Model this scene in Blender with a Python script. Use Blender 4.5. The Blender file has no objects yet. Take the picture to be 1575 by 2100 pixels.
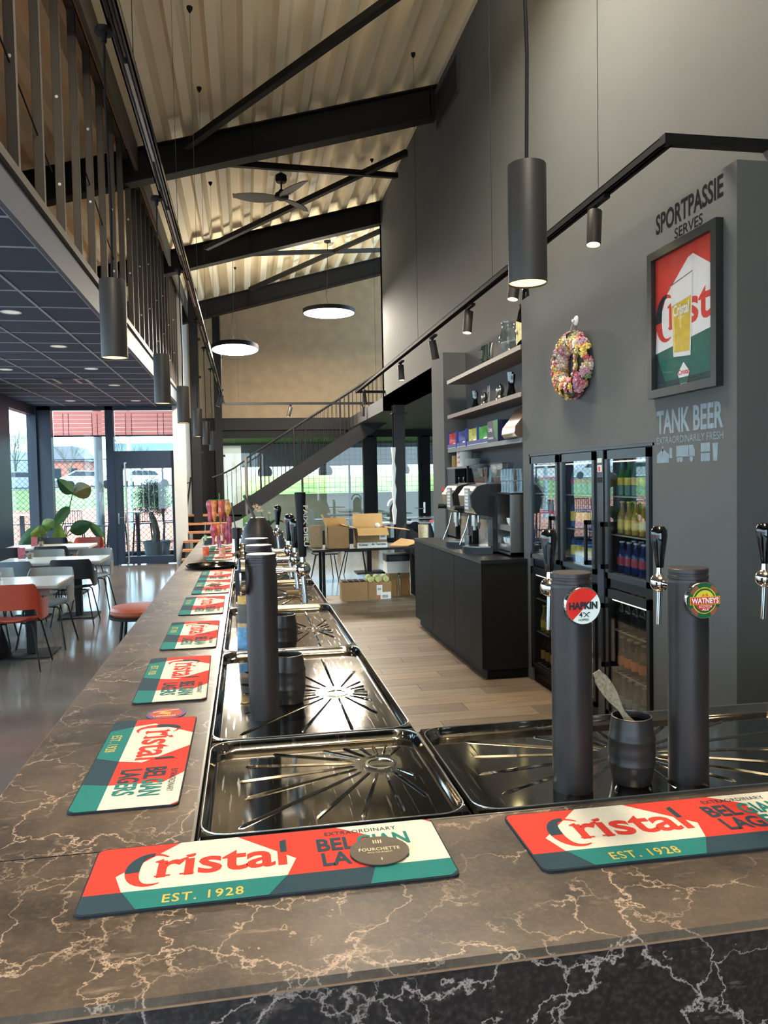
import bpy, math, random
from mathutils import Vector, Matrix
random.seed(7)
PI=math.pi; R_=math.radians
SC=bpy.context.scene; COL=SC.collection
# ---------------- camera, world, exposure ----------------
cam=bpy.data.objects.new('camera',bpy.data.cameras.new('camera')); COL.objects.link(cam)
M=Matrix(((0.984502,0.026012,-0.173433,0),(-0.174343,0.038128,-0.983947,0),(-0.018982,0.998934,0.042072,1.68),(0,0,0,1)))
cam.matrix_world=M
cam.data.sensor_fit='HORIZONTAL'; cam.data.sensor_width=36; cam.data.lens=36*1600/1575.0
cam.data.clip_start=.02; cam.data.clip_end=400
SC.camera=cam
w=bpy.data.worlds.new('world'); SC.world=w; w.use_nodes=True
nt=w.node_tree; bg=nt.nodes['Background']
sky=nt.nodes.new('ShaderNodeTexSky'); sky.sky_type='HOSEK_WILKIE'
sky.sun_direction=(0.35,-0.75,0.56); sky.turbidity=6; sky.ground_albedo=.3
mx=nt.nodes.new('ShaderNodeMix'); mx.data_type='RGBA'; mx.inputs['Factor'].default_value=.75
nt.links.new(sky.outputs[0],mx.inputs[6]); mx.inputs[7].default_value=(.56,.80,1.0,1)
nt.links.new(mx.outputs[2],bg.inputs[0]); bg.inputs[1].default_value=4.7
sun=bpy.data.objects.new('sun',bpy.data.lights.new('sun','SUN')); COL.objects.link(sun)
sun.data.energy=3; sun.data.angle=R_(8); sun.data.color=(1,.93,.82)
sun.rotation_euler=(R_(48),0,R_(-25))
SC.view_settings.view_transform='Standard'; SC.view_settings.look='None'
SC.view_settings.gamma=1; SC.view_settings.exposure=0.8; SC.view_settings.use_curve_mapping=False
# ---------------- helpers ----------------
def lin(c):
    c=c/255.
    return c/12.92 if c<=.04045 else ((c+.055)/1.055)**2.4
def rgb(*c): return tuple(lin(x) for x in c)+(1.,)
def pm(name,c,rough=.6,metal=0.,var=.12,scale=30.,bump=0.,spec=.5,emit=0.,stretch=None,coat=0.):
    m=bpy.data.materials.new(name); m.use_nodes=True; n=m.node_tree.nodes; l=m.node_tree.links
    b=n['Principled BSDF']; b.inputs['Roughness'].default_value=rough; b.inputs['Metallic'].default_value=metal
    b.inputs['Specular IOR Level'].default_value=spec
    if coat: b.inputs['Coat Weight'].default_value=coat; b.inputs['Coat Roughness'].default_value=.05
    tc=n.new('ShaderNodeTexCoord'); mp=n.new('ShaderNodeMapping')
    if stretch: mp.inputs['Scale'].default_value=stretch
    nz=n.new('ShaderNodeTexNoise'); nz.inputs['Scale'].default_value=scale; nz.inputs['Detail'].default_value=4
    l.new(tc.outputs['Object'],mp.inputs[0]); l.new(mp.outputs[0],nz.inputs['Vector'])
    cr=n.new('ShaderNodeValToRGB'); cr.color_ramp.elements[0].position=.3; cr.color_ramp.elements[1].position=.7
    cr.color_ramp.elements[0].color=tuple(x*(1-var) for x in c[:3])+(1,); cr.color_ramp.elements[1].color=tuple(min(1,x*(1+var)) for x in c[:3])+(1,)
    l.new(nz.outputs[0],cr.inputs[0]); l.new(cr.outputs[0],b.inputs['Base Color'])
    if bump:
        bp=n.new('ShaderNodeBump'); bp.inputs['Strength'].default_value=bump; bp.inputs['Distance'].default_value=.002
        l.new(nz.outputs[0],bp.inputs['Height']); l.new(bp.outputs[0],b.inputs['Normal'])
    if emit:
        b.inputs['Emission Color'].default_value=c; b.inputs['Emission Strength'].default_value=emit
    return m
def pane(name,c=(1,1,1,1),ior=1.45,rough=0.,tint=1.):
    m=bpy.data.materials.new(name); m.use_nodes=True; n=m.node_tree.nodes; l=m.node_tree.links; n.remove(n['Principled BSDF'])
    o=n['Material Output']; t=n.new('ShaderNodeBsdfTransparent'); g=n.new('ShaderNodeBsdfGlossy'); g.inputs['Roughness'].default_value=rough
    f=n.new('ShaderNodeFresnel'); gm=n.new('ShaderNodeNewGeometry'); im=n.new('ShaderNodeMix'); im.inputs[2].default_value=ior; im.inputs[3].default_value=1/ior; l.new(gm.outputs['Backfacing'],im.inputs[0]); l.new(im.outputs[0],f.inputs[0]); x=n.new('ShaderNodeMixShader'); t.inputs[0].default_value=c
    l.new(f.outputs[0],x.inputs[0]); l.new(t.outputs[0],x.inputs[1]); l.new(g.outputs[0],x.inputs[2]); l.new(x.outputs[0],o.inputs[0])
    return m
def marble(name,base,mid,vein,rough,sc=2.2,blot=.45):
    m=bpy.data.materials.new(name); m.use_nodes=True; n=m.node_tree.nodes; l=m.node_tree.links; b=n['Principled BSDF']
    tc=n.new('ShaderNodeTexCoord')
    def noise(s,d=6,vec=None):
        z=n.new('ShaderNodeTexNoise'); z.inputs['Scale'].default_value=s; z.inputs['Detail'].default_value=d; z.inputs['Roughness'].default_value=.62
        l.new(vec or tc.outputs['Object'],z.inputs['Vector']); return z
    def warp(src,amt):
        v=n.new('ShaderNodeVectorMath'); v.operation='MULTIPLY_ADD'; l.new(src.outputs['Color'],v.inputs[0]); v.inputs[1].default_value=(amt,)*3; l.new(tc.outputs['Object'],v.inputs[2]); return v.outputs[0]
    def ramp(src,p0,p1,c0,c1):
        r=n.new('ShaderNodeValToRGB'); r.color_ramp.elements[0].position=p0; r.color_ramp.elements[1].position=p1
        r.color_ramp.elements[0].color=c0; r.color_ramp.elements[1].color=c1; l.new(src,r.inputs[0]); return r.outputs[0]
    W=(1,1,1,1);K=(0,0,0,1)
    nz=noise(3.2*sc/2.2,8); base_c=ramp(nz.outputs[0],.38,.68,base,mid)
    def veins(scale,width,amt,ns):
        v=n.new('ShaderNodeTexVoronoi'); v.feature='DISTANCE_TO_EDGE'; v.inputs['Scale'].default_value=scale
        l.new(warp(noise(ns,7),amt),v.inputs['Vector']); return ramp(v.outputs['Distance'],0,width,W,K)
    v1=veins(sc*1.25,.008,.34,3.4); v2=veins(sc*3.2,.016,.16,9.)
    msk=ramp(noise(2.3).outputs[0],.36,.54,K,W); msk2=ramp(noise(4.1).outputs[0],.45,.6,K,W)
    def mul(a,b_):
        x=n.new('ShaderNodeMath'); x.operation='MULTIPLY'; l.new(a,x.inputs[0]); l.new(b_,x.inputs[1]); return x.outputs[0]
    def mixc(f,a,b_):
        x=n.new('ShaderNodeMix'); x.data_type='RGBA'; l.new(f,x.inputs[0])
        l.new(a,x.inputs[6]) 
        if isinstance(b_,tuple): x.inputs[7].default_value=b_
        else: l.new(b_,x.inputs[7])
        return x.outputs[2]
    c=mixc(mul(v1,msk),base_c,vein); c=mixc(mul(v2,msk2),c,vein)
    mpp=n.new('ShaderNodeMapping'); mpp.inputs['Rotation'].default_value=(0,0,.5); mpp.inputs['Scale'].default_value=(9,34,34); l.new(tc.outputs['Object'],mpp.inputs[0])
    fl=noise(1.,7,mpp.outputs[0]); flm=ramp(fl.outputs[0],.60,.70,K,tuple(x*blot for x in (1,1,1))+(1,)); c=mixc(mul(flm,msk2),c,vein)
    gr=noise(120,3); grm=ramp(gr.outputs[0],.45,.75,K,(.09,.09,.09,1)); c=mixc(grm,c,vein)
    l.new(c,b.inputs['Base Color']); b.inputs['Roughness'].default_value=rough
    fine=noise(220,2); bp=n.new('ShaderNodeBump'); bp.inputs['Strength'].default_value=.25; bp.inputs['Distance'].default_value=.0006
    l.new(fine.outputs[0],bp.inputs['Height']); l.new(bp.outputs[0],b.inputs['Normal'])
    return m
class MB:
    def __init__(s): s.v=[];s.f=[];s.m=[];s.cur=0
    def add(s,vs,fs,mi=None):
        o=len(s.v); s.v+= [tuple(v) for v in vs]; s.f+=[tuple(i+o for i in f) for f in fs]; s.m+=[s.cur if mi is None else mi]*len(fs); return s
    def box(s,x0,y0,z0,x1,y1,z1,mi=None):
        if x0>x1:x0,x1=x1,x0
        if y0>y1:y0,y1=y1,y0
        if z0>z1:z0,z1=z1,z0
        return s.add([(x0,y0,z0),(x1,y0,z0),(x1,y1,z0),(x0,y1,z0),(x0,y0,z1),(x1,y0,z1),(x1,y1,z1),(x0,y1,z1)],[(0,3,2,1),(4,5,6,7),(0,1,5,4),(1,2,6,5),(2,3,7,6),(3,0,4,7)],mi)
    def rbox(s,x0,y0,z0,x1,y1,z1,r=.01,k=3,mi=None):
        p=[]
        for cx,cy,a0 in ((x1-r,y1-r,0),(x0+r,y1-r,90),(x0+r,y0+r,180),(x1-r,y0+r,270)):
            for i in range(k+1):
                a=R_(a0+90*i/k); p.append((cx+r*math.cos(a),cy+r*math.sin(a)))
        return s.prism(p,z0,z1,mi)
    def prism(s,p,z0,z1,mi=None):
        n=len(p); vs=[(x,y,z0) for x,y in p]+[(x,y,z1) for x,y in p]
        return s.add(vs,[tuple(range(n-1,-1,-1)),tuple(range(n,2*n))]+[(i,(i+1)%n,n+(i+1)%n,n+i) for i in range(n)],mi)
    def ext(s,p,o,ux,uy,un,mi=None):   # polygon p in (ux,uy), extruded by vector un from o
        o,ux,uy,un=map(Vector,(o,ux,uy,un)); n=len(p); a=[o+ux*x+uy*y for x,y in p]; b=[q+un for q in a]
        return s.add(a+b,[tuple(range(n-1,-1,-1)),tuple(range(n,2*n))]+[(i,(i+1)%n,n+(i+1)%n,n+i) for i in range(n)],mi)
    def poly(s,p,o,ux,uy,mi=None):
        o,ux,uy=map(Vector,(o,ux,uy)); return s.add([o+ux*x+uy*y for x,y in p],[tuple(range(len(p)))],mi)
    def lathe(s,prof,o=(0,0,0),ax=(0,0,1),n=20,mi=None,cap=True):
        o=Vector(o); ax=Vector(ax).normalized(); q=ax.to_track_quat('Z','Y'); vs=[];k=len(prof)
        for r,h in prof:
            for i in range(n):
                a=2*PI*i/n; vs.append(o+q@Vector((r*math.cos(a),r*math.sin(a),h)))
        fs=[(j*n+i,j*n+(i+1)%n,(j+1)*n+(i+1)%n,(j+1)*n+i) for j in range(k-1) for i in range(n)]
        if cap:
            if prof[0][0]>1e-6: fs.append(tuple(range(n-1,-1,-1)))
            if prof[-1][0]>1e-6: fs.append(tuple((k-1)*n+i for i in range(n)))
        return s.add(vs,fs,mi)
    def cyl(s,a,b,r,r2=None,n=12,mi=None):
        a=Vector(a);b=Vector(b);L=(b-a).length
        return s.lathe([(r,0),(r if r2 is None else r2,L)],a,b-a,n,mi)
    def tube(s,pts,r,n=8,mi=None,closed=False):
        pts=[Vector(p) for p in pts]; k=len(pts); vs=[]; up=None
        for i,p in enumerate(pts):
            if closed: d=pts[(i+1)%k]-pts[i-1]
            else: d=pts[min(i+1,k-1)]-pts[max(i-1,0)]
            d.normalize()
            if up is None: up=d.orthogonal().normalized()
            up=(up-d*up.dot(d)).normalized(); sd=d.cross(up)
            rr=r[i] if isinstance(r,(list,tuple)) else r
            for j in range(n):
                a=2*PI*j/n; vs.append(p+(up*math.cos(a)+sd*math.sin(a))*rr)
        fs=[(i*n+j,i*n+(j+1)%n,((i+1)%k)*n+(j+1)%n,((i+1)%k)*n+j) for i in range(k if closed else k-1) for j in range(n)]
        if not closed: fs+= [tuple(range(n-1,-1,-1)),tuple((k-1)*n+j for j in range(n))]
        return s.add(vs,fs,mi)
    def sph(s,c,r,n=14,m=9,sz=1.,mi=None):
        return s.lathe([(r*math.sin(PI*i/m),-r*math.cos(PI*i/m)*sz) for i in range(m+1)],c,(0,0,1),n,mi,cap=False)
    def grid(s,fn,nu,nv,th=0.,mi=None):
        P=[[Vector(fn(i/nu,j/nv)) for j in range(nv+1)] for i in range(nu+1)]
        vs=[P[i][j] for i in range(nu+1) for j in range(nv+1)]; W=nv+1
        fs=[(i*W+j,(i+1)*W+j,(i+1)*W+j+1,i*W+j+1) for i in range(nu) for j in range(nv)]
        if th:
            N=[]
            for i in range(nu+1):
                for j in range(nv+1):
                    du=P[min(i+1,nu)][j]-P[max(i-1,0)][j]; dv=P[i][min(j+1,nv)]-P[i][max(j-1,0)]
                    nn=du.cross(dv); N.append(nn.normalized() if nn.length>1e-9 else Vector((0,0,1)))
            o=len(vs); vs2=[v-N[i]*th for i,v in enumerate(vs)]; vs=vs+vs2
            fs+= [tuple(o+x for x in reversed(f)) for f in fs[:]]
            rim=[i*W for i in range(nu+1)]+[nu*W+j for j in range(1,nv+1)]+[i*W+nv for i in range(nu-1,-1,-1)]+[j for j in range(nv-1,0,-1)]
            for a in range(len(rim)):
                p,q=rim[a],rim[(a+1)%len(rim)]; fs.append((q,p,o+p,o+q))
        return s.add(vs,fs,mi)
    def shift(s,d,rz=0.):
        c,sn=math.cos(rz),math.sin(rz); s.v=[(x*c-y*sn+d[0],x*sn+y*c+d[1],z+d[2]) for x,y,z in s.v]; return s
    def build(s,name,mat,parent=None,smooth=False,label=None,loc=None):
        me=bpy.data.meshes.new(name); me.from_pydata(s.v,[],s.f); mats=mat if isinstance(mat,(list,tuple)) else [mat]
        for m in mats: me.materials.append(m)
        me.polygons.foreach_set('material_index',s.m)
        if smooth:
            me.polygons.foreach_set('use_smooth',[True]*len(s.f))
            try: me.set_sharp_from_angle(angle=R_(38))
            except Exception: pass
        me.update()
        o=bpy.data.objects.new(name,me); COL.objects.link(o)
        if parent: o.parent=parent
        if loc: o.location=loc
        if label: o['label']=label
        return o
def B(*a,**k): return MB().box(*a,**k)
def thing(name,label,cat,loc=(0,0,0),rz=0.,group=None):
    o=bpy.data.objects.new(name,None); COL.objects.link(o); o.empty_display_size=.05; o.location=loc; o.rotation_euler=(0,0,rz)
    o['label']=label;o['category']=cat
    if group:o['group']=group
    return o
def tag(o,label,cat,group=None):
    o['label']=label;o['category']=cat
    if group:o['group']=group
    return o
def struct(name,mb,mat,parent=None,smooth=False):
    o=mb.build(name,mat,parent,smooth)
    if not parent: o['kind']='structure'
    return o
def dup(root,loc,rz=0.,label=None,group=None,swap=None):
    def cp(o,par):
        c=o.copy(); COL.objects.link(c)
        if par: c.parent=par
        if swap and o.data:
            for a,b in swap.items():
                if c.data.materials and c.data.materials[0] and c.data.materials[0].name==a:
                    c.material_slots[0].link='OBJECT'; c.material_slots[0].material=b
        for k in o.children: cp(k,c)
        return c
    c=cp(root,None); c.location=loc; c.rotation_euler=(0,0,rz)
    if label: c['label']=label
    if group: c['group']=group
    return c
_tc={}
def glyphs(s,bold=0.,space=1.):
    k=(s,bold,space)
    if k in _tc: return _tc[k]
    cu=bpy.data.curves.new('t','FONT'); cu.body=s; cu.size=1; cu.offset=bold; cu.fill_mode='FRONT'; cu.resolution_u=3; cu.space_character=space
    ob=bpy.data.objects.new('t',cu); COL.objects.link(ob); dg=bpy.context.evaluated_depsgraph_get(); dg.update()
    me=bpy.data.meshes.new_from_object(ob.evaluated_get(dg)); vs=[(v.co.x,v.co.y) for v in me.vertices]; fs=[tuple(p.vertices) for p in me.polygons]
    bpy.data.objects.remove(ob); bpy.data.curves.remove(cu); bpy.data.meshes.remove(me); _tc[k]=(vs,fs); return vs,fs
def txt(mb,s,o,ux,uy,w,h,mi=0,bold=0.,space=1.,shear=0.):   # text filling the w x h box whose lower left corner is o
    vs,fs=glyphs(s,bold,space); x0=min(v[0] for v in vs);x1=max(v[0] for v in vs);y0=min(v[1] for v in vs);y1=max(v[1] for v in vs)
    o,ux,uy=map(Vector,(o,ux,uy)); P=[]
    for x,y in vs:
        b=(y-y0)/(y1-y0)*h; a=(x-x0)/(x1-x0)*w+b*shear; P.append(o+ux*a+uy*b)
    mb.add(P,fs,mi)
def circ(cx,cy,r,n=24,a0=0,a1=360,ry=None):
    ry=r if ry is None else ry
    return [(cx+r*math.cos(R_(a0+(a1-a0)*i/n)),cy+ry*math.sin(R_(a0+(a1-a0)*i/n))) for i in range(n+(0 if a1-a0==360 else 1))]
# ---------------- materials ----------------
m_wall=pm('wall_paint',rgb(86,88,87),.75,var=.04,scale=3)
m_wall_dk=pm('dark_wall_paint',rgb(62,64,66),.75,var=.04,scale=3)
m_tan=pm('tan_board',rgb(150,128,100),.85,var=.12,scale=4,bump=.1)
m_white_wall=pm('pale_wall_paint',rgb(176,174,170),.8,var=.03,scale=3)
m_deck=pm('deck_sheet',rgb(238,226,198),.5,metal=.0,var=.08,scale=3,stretch=(1,.15,1))
m_steel=pm('painted_steel',rgb(22,20,19),.6,spec=.3,var=.1,scale=8)
m_stud=pm('stud_paint',rgb(86,82,76),.55,metal=.2,var=.06,scale=6)
m_black=pm('matte_black',rgb(16,16,18),.6,var=.1,spec=.25)
m_blackg=pm('gloss_black',rgb(8,8,9),.08,var=.1,coat=.6)
m_frame=pm('window_frame_paint',rgb(26,38,56),.45,var=.06,scale=6)
m_tile=pm('ceiling_tile_face',rgb(52,64,84),.85,var=.06,scale=14)
m_tbar=pm('ceiling_grid_bar',rgb(150,156,166),.5,var=.03)
m_conc=pm('polished_concrete',rgb(98,90,84),.13,var=.22,scale=1.4)
m_conc2=pm('grey_concrete_tile',rgb(96,92,84),.2,var=.12,scale=2.)
m_chrome=pm('chrome',rgb(225,222,218),.06,metal=1,var=.02)
m_inox=pm('brushed_steel',rgb(176,172,166),.28,metal=1,var=.06,scale=60,stretch=(1,1,.05))
m_tower=pm('tower_black',rgb(54,49,48),.40,metal=.35,var=.06)
m_marble=marble('marble_top',rgb(62,53,45),rgb(114,98,82),rgb(200,172,148),.32)
m_marble_f=marble('marble_front',rgb(27,21,20),rgb(44,35,32),rgb(176,156,146),.35)
m_edge=pm('marble_edge',rgb(150,118,92),.5)
m_wood=pm('stair_wood',rgb(150,104,70),.5,var=.2,scale=6,stretch=(.3,3,3))
m_glass=pane('window_glass',(.93,.97,.96,1))
m_cglass=pane('clear_glass',(.92,.95,.95,1),1.55)
m_white=pm('white_plastic',rgb(232,232,228),.35,var=.02)
m_paper=pm('paper',rgb(225,222,212),.8,var=.04)
m_card=pm('cardboard',rgb(150,118,78),.85,var=.08,scale=12)
m_cardl=pm('cardboard_inside',rgb(202,160,100),.85,var=.06,scale=12)
m_lampw=pm('lamp_warm',(1,.80,.26,1),.5,emit=1.7,var=0)
m_lampc=pm('lamp_white',(1,.98,.94,1),.5,emit=6,var=0)
m_dl=pm('downlight_white',(1,.95,.85,1),.5,emit=.15,var=0)
# ================= SETTING =================
A_=2.28; BX=2.55           # front plane of the boxed-out wall, plane of the tall wall
def zr(x): return 6.72+.267*(x-BX)   # underside of roof deck
fl=struct('floor',B(-4.4,-5,-.1,7.2,20.1,0),m_conc)
b=MB(); b.box(.39,11.25,0,2.62,20,.002); struct('trim_1',b,m_conc2)
# wood-look planks in the bartenders' aisle
pmats=[pm('plank_%d'%i,c,.42,var=.2,scale=5,stretch=(.5,3,1)) for i,c in enumerate([rgb(118,102,84),rgb(130,112,92),rgb(108,94,78),rgb(124,110,94)])]
y=1.86;r=0
while y<11.2:
    x=.40-(r*.47%1.2)
    while x<2.6:
        xa=max(x,.40);xb=min(x+1.2,2.60)
        if xb-xa>.06 and not(y<6 and xa>2.3): B(xa+.0015,y+.0015,0,xb-.0015,y+.1935,.004).build('plank',pmats[random.randrange(4)],fl)
        x+=1.2
    y+=.195;r+=1
# tall right wall with the boxed-out part (fridges, poster), niche, left box
b=MB(); b.box(BX,-5,0,BX+.2,9.40,8); b.box(BX,9.40,2.95,BX+.2,14.36,8)
struct('wall_right',b,m_wall)
wb=MB()
FY0,FY1,FZ1=4.11,6.06,1.86
wb.box(A_,3.336,0,BX,FY0,3.13); wb.box(A_,FY1,0,BX,6.215,3.13); wb.box(A_,FY0,FZ1,BX,FY1,3.13)
struct('trim_2',wb,m_wall)
struct('trim_3',B(A_,8.82,0,BX-.001,9.39,3.13),m_wall)
# underside of the upper floor beyond the wall end
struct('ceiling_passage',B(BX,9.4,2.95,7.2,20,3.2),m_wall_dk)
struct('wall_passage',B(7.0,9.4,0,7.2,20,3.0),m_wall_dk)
b=MB(); b.box(BX,14.2,3.2,7.2,14.36,8); struct('trim_4',b,m_wall)
# far wall above the glass
struct('wall_far',B(-1.6,20,3.27,7.2,20.2,8),m_tan)
struct('trim_5',B(-1.43,19.85,2.97,7.2,20.1,3.27),m_steel)
b=MB(); b.box(-1.43,19.9,2.77,7.2,20.1,2.97); struct('trim_6',b,m_black)
# wall between dining room and stair hall
b=MB(); b.box(-1.43,16.85,0,-1.33,20,5.7); struct('wall_stair',b,m_white_wall)
b=MB(); b.box(-1.46,16.70,0,-1.22,16.95,5.75); struct('trim_7',b,m_white_wall)
for X,Y in ((-1.02,17.2),(-.62,19.6)):
    c=MB(); c.box(X-.09,Y-.09,0,X+.09,Y-.075,5.8); c.box(X-.09,Y+.075,0,X+.09,Y+.09,5.8); c.box(X-.01,Y-.08,0,X+.01,Y+.08,5.8)
    for z in (2.3,3.1,3.9,4.7): c.box(X+.01,Y-.06,z,X+.14,Y-.03,z+.05)
    tag(c.build('steel_column',m_black),'dark steel column '+('beside the pale wall end, left of the stair' if Y<18 else 'standing against the far tan wall left of the big glass'),'column')
c=MB(); c.box(2.53,13.2,0,2.72,13.215,2.95); c.box(2.53,13.365,0,2.72,13.38,2.95); c.box(2.61,13.21,0,2.64,13.37,2.95); c.box(2.5,13.17,2.8,2.78,13.4,2.82)
t=tag(c.build('steel_column',m_steel),'dark steel column under the end of the tall grey wall, behind the cardboard boxes','column')
b=MB(); b.tube([(2.5,13.15,.9+.12*i) for i in range(12)],[.02+.012*(i%3) for i in range(12)],6); b.build('taped_cable',m_paper,t,label='white plastic wrapped cable on the column')
# dining room shell
struct('wall_left',MB().box(-4.35,12.2,0,-4.15,13.6,6).box(-4.35,13.6,3.28,-4.15,17,6).box(-4.35,-5,3.1,-4.15,12.2,6),pm('blue_grey_wall',rgb(42,60,86),.7,var=.04,scale=3))
struct('wall_back',MB().box(-4.35,16.85,3.28,-1.4,17.05,6),m_wall_dk)
fr=MB(); fr.box(-4.15,16.78,3.2,-1.43,16.95,3.28); fr.box(-4.15,16.78,0,-3.86,16.98,3.28); fr.box(-2.81,16.78,0,-2.655,16.98,3.28)
fr.box(-3.86,16.8,0,-2.81,16.95,.07); fr.box(-2.655,16.8,2.15,-1.43,16.95,2.36)
fr.box(-1.46,16.8,0,-1.43,16.95,3.28)
struct('trim_8',fr,m_frame)
w1=struct('window_1',B(-3.86,16.86,.07,-2.81,16.868,3.2),m_glass)
w2=struct('window_2',B(-2.655,16.86,2.36,-1.46,16.868,3.2),m_glass)
d=MB(); d.box(-2.655,16.8,.02,-2.50,16.9,2.15); d.box(-1.52,16.8,.02,-1.46,16.9,2.15); d.box(-2.5,16.8,.02,-1.52,16.9,.17); d.box(-2.5,16.8,2.0,-1.52,16.9,2.15)
dr=struct('door_1',d,m_frame)
B(-2.5,16.85,.17,-1.52,16.857,2.0).build('door_pane',m_glass,dr)
h=MB(); h.box(-2.61,16.79,.86,-2.585,16.80,1.08); h.cyl((-2.598,16.79,.99),(-2.598,16.74,.99),.008); h.cyl((-2.598,16.745,.99),(-2.49,16.745,.99),.008); h.build('door_handle',m_inox,dr,True)
h=MB(); h.cyl((-2.41,16.74,.05),(-2.44,16.74,2.12),.018,n=10); 
for z in (.06,2.11): h.cyl((-2.42,16.70,z),(-2.42,16.8,z),.02)
h.build('pull_bar',m_inox,dr,True)
# glazing of the left wall
fr=MB()
for y0,y1 in ((13.6,14.9),(16.7,16.85)): fr.box(-4.3,y0,0,-4.12,y1,3.28)
fr.box(-4.3,14.9,3.1,-4.15,16.7,3.28); fr.box(-4.3,14.9,0,-4.15,16.7,.07)
struct('trim_9',fr,m_frame); struct('window_3',B(-4.22,14.9,.07,-4.212,16.7,3.1),m_glass)
fr=MB(); fr.box(-4.32,-5,0,-4.15,12.2,.07)
for k in range(10): y_=-5+1.911*k; fr.box(-4.32,y_-.05,0,-4.15,y_+.05,3.1)
struct('trim_13',fr,m_frame)
for k in range(9): struct('window_%d'%(6+k),B(-4.24,-4.95+1.911*k,.07,-4.232,-3.139+1.911*k,3.1),m_glass)
# roller blinds at the top of the panes
m_blind=pm('blind_fabric',rgb(190,140,134),.8,var=.06,scale=5)
_n=m_blind.node_tree; _t=_n.nodes.new('ShaderNodeBsdfTranslucent'); _t.inputs[0].default_value=rgb(250,200,192); _x=_n.nodes.new('ShaderNodeMixShader'); _x.inputs[0].default_value=.85
_n.links.new(_n.nodes['Principled BSDF'].outputs[0],_x.inputs[1]); _n.links.new(_t.outputs[0],_x.inputs[2]); _n.links.new(_x.outputs[0],_n.nodes['Material Output'].inputs[0])
def blind(x0,x1,y,lab):
    t=thing('roller_blind',lab,'blind',(x0,y,3.2),0,'exterior slatted blinds')
    w_=x1-x0
    for k in range(6): MB().box(0,0,-.085*k-.083,w_,.006,-.085*k+.0).build('slat',m_blind,t)
    B(0,-.005,-.53,w_,.025,-.50).build('bottom_bar',m_frame,t)
    g=MB()
    for u in (.18,.28,.72,.82): g.box(w_*u,-.01,-.5,w_*u+.012,-.006,-.05)
    g.build('ladder_tape',m_frame,t)
blind(-3.86,-2.81,17.0,'pinkish slatted blind half lowered above the left dining window')
blind(-2.655,-1.46,17.0,'pinkish slatted blind above the glass door')
# dining room suspended ceiling: grid bars plus tiles
cl=struct('ceiling',B(-4.15,-5,3.30,-1.335,16.85,3.5),m_wall_dk)
g=MB(); xs=[-1.335,-1.79,-2.386,-2.965,-3.565,-4.15]
for x in xs[:-1]: g.box(x-.012,-1,3.276,x+.012,16.8,3.30)
ys=[]; y=16.8
while y>-1: ys.append(y); y-=.62
for y in ys: g.box(-4.15,y-.012,3.277,-1.335,y+.012,3.30)
g.build('ceiling_grid',m_tbar,cl)
for i in range(5):
    for j in range(len(ys)-1):
        if ys[j]<2.2: continue
        B(xs[i+1]+.012,ys[j+1]+.012,3.282,xs[i]-.012,ys[j]-.012,3.298).build('ceiling_tile',m_tile,cl)
dl0=None
for x,y,wh in ((-2.085,7.73,'nearest of the row closest to the bar'),(-2.08,9.57,'second from the camera in the row closest to the bar'),(-2.06,11.38,'third from the camera in the row closest to the bar'),(-2.05,13.25,'fourth from the camera in the row closest to the bar'),(-2.045,15.7,'farthest, near the glass door'),(-3.24,15.7,'above the plant by the window'),(-3.2,11.5,'in the row by the left wall')):
    if dl0 is None:
        dl0=thing('downlight','x','ceiling light',(x,y,3.276),0,'recessed downlights in the dark ceiling'); MB().lathe([(.075,0),(.09,0),(.092,.004),(.075,.004)],n=24,cap=False).build('trim_ring',m_white,dl0,True)
        MB().lathe([(0,.002),(.074,.002)],n=24,cap=False).build('diffuser',m_dl,dl0); o=dl0
    else: o=dup(dl0,(x,y,3.276))
    o['label']='small round white downlight, '+wh
t=thing('ceiling_vent','grey ceiling air unit with two slotted outlets above the dining tables','vent',(-2.67,12.7,3.276))
v=MB()
for x0 in (-.31,.15):
    b=MB(); b.box(x0,-.28,-.006,x0+.2,.28,0); b.build('outlet',m_tbar,t)
    b=MB(); b.box(x0+.05,-.22,-.009,x0+.15,.22,-.006); b.build('slot',m_black,t)
B(-.11,-.28,-.004,.15,.28,0).build('panel',m_tile,t)
# fascia of the mezzanine
struct('trim_10',B(-1.335,-5,3.27,-1.30,16.75,3.50),pm('fascia_paint',rgb(72,76,86),.6,var=.03))
struct('trim_11',B(-1.335,-5,3.50,-1.27,16.75,3.56),m_stud)
struct('floor_mezzanine',B(-4.15,-5,3.5,-1.335,16.85,3.54),m_wood)
# metal stud wall above it
sw=thing('stud_wall','open grey metal stud framing above the dark ceiling edge','framing',(-1.33,0,3.56)); 
st=MB(); st.box(-.03,-.04,0,.03,-.036,2.05); st.box(-.03,-.04,0,-.027,.01,2.05); st.box(.027,-.04,0,.03,.01,2.05)
sd0=st.build('stud',m_stud,sw); y=3.9;k=0
hol=MB(); 
for z,dz in ((.5,0),(1.15,0)): hol.lathe([(.012,0),(0,.0005)],(0,-.0405,z),(0,-1,0),10,cap=False)
while y<16.6:
    if k==0: o=sd0
    else: o=sd0.copy(); COL.objects.link(o)
    o.location=(0,y,0)
    p=hol.build('punched_hole',m_black if k%3 else m_white,o) if k==0 else None
    if k and k%2==0:
        c=bpy.data.objects.new('punched_hole',bpy.data.meshes[sd0.children[0].data.name]); COL.objects.link(c); c.parent=o; c.location=(0,0,.15*(k%4)-.1); 
    k+=1; y+=.62 if y<9.5 else .5
B(-.035,2,2.05,.035,16.7,2.09).build('top_track',m_stud,sw); B(-.035,2,0,.035,16.7,.03).build('bottom_track',m_stud,sw)
for yy in (4.2,7.4,12.2): MB().cyl((0,yy,.9),(0,yy+1.9,.4),.006).build('tie_rod',m_black,sw)
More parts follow.
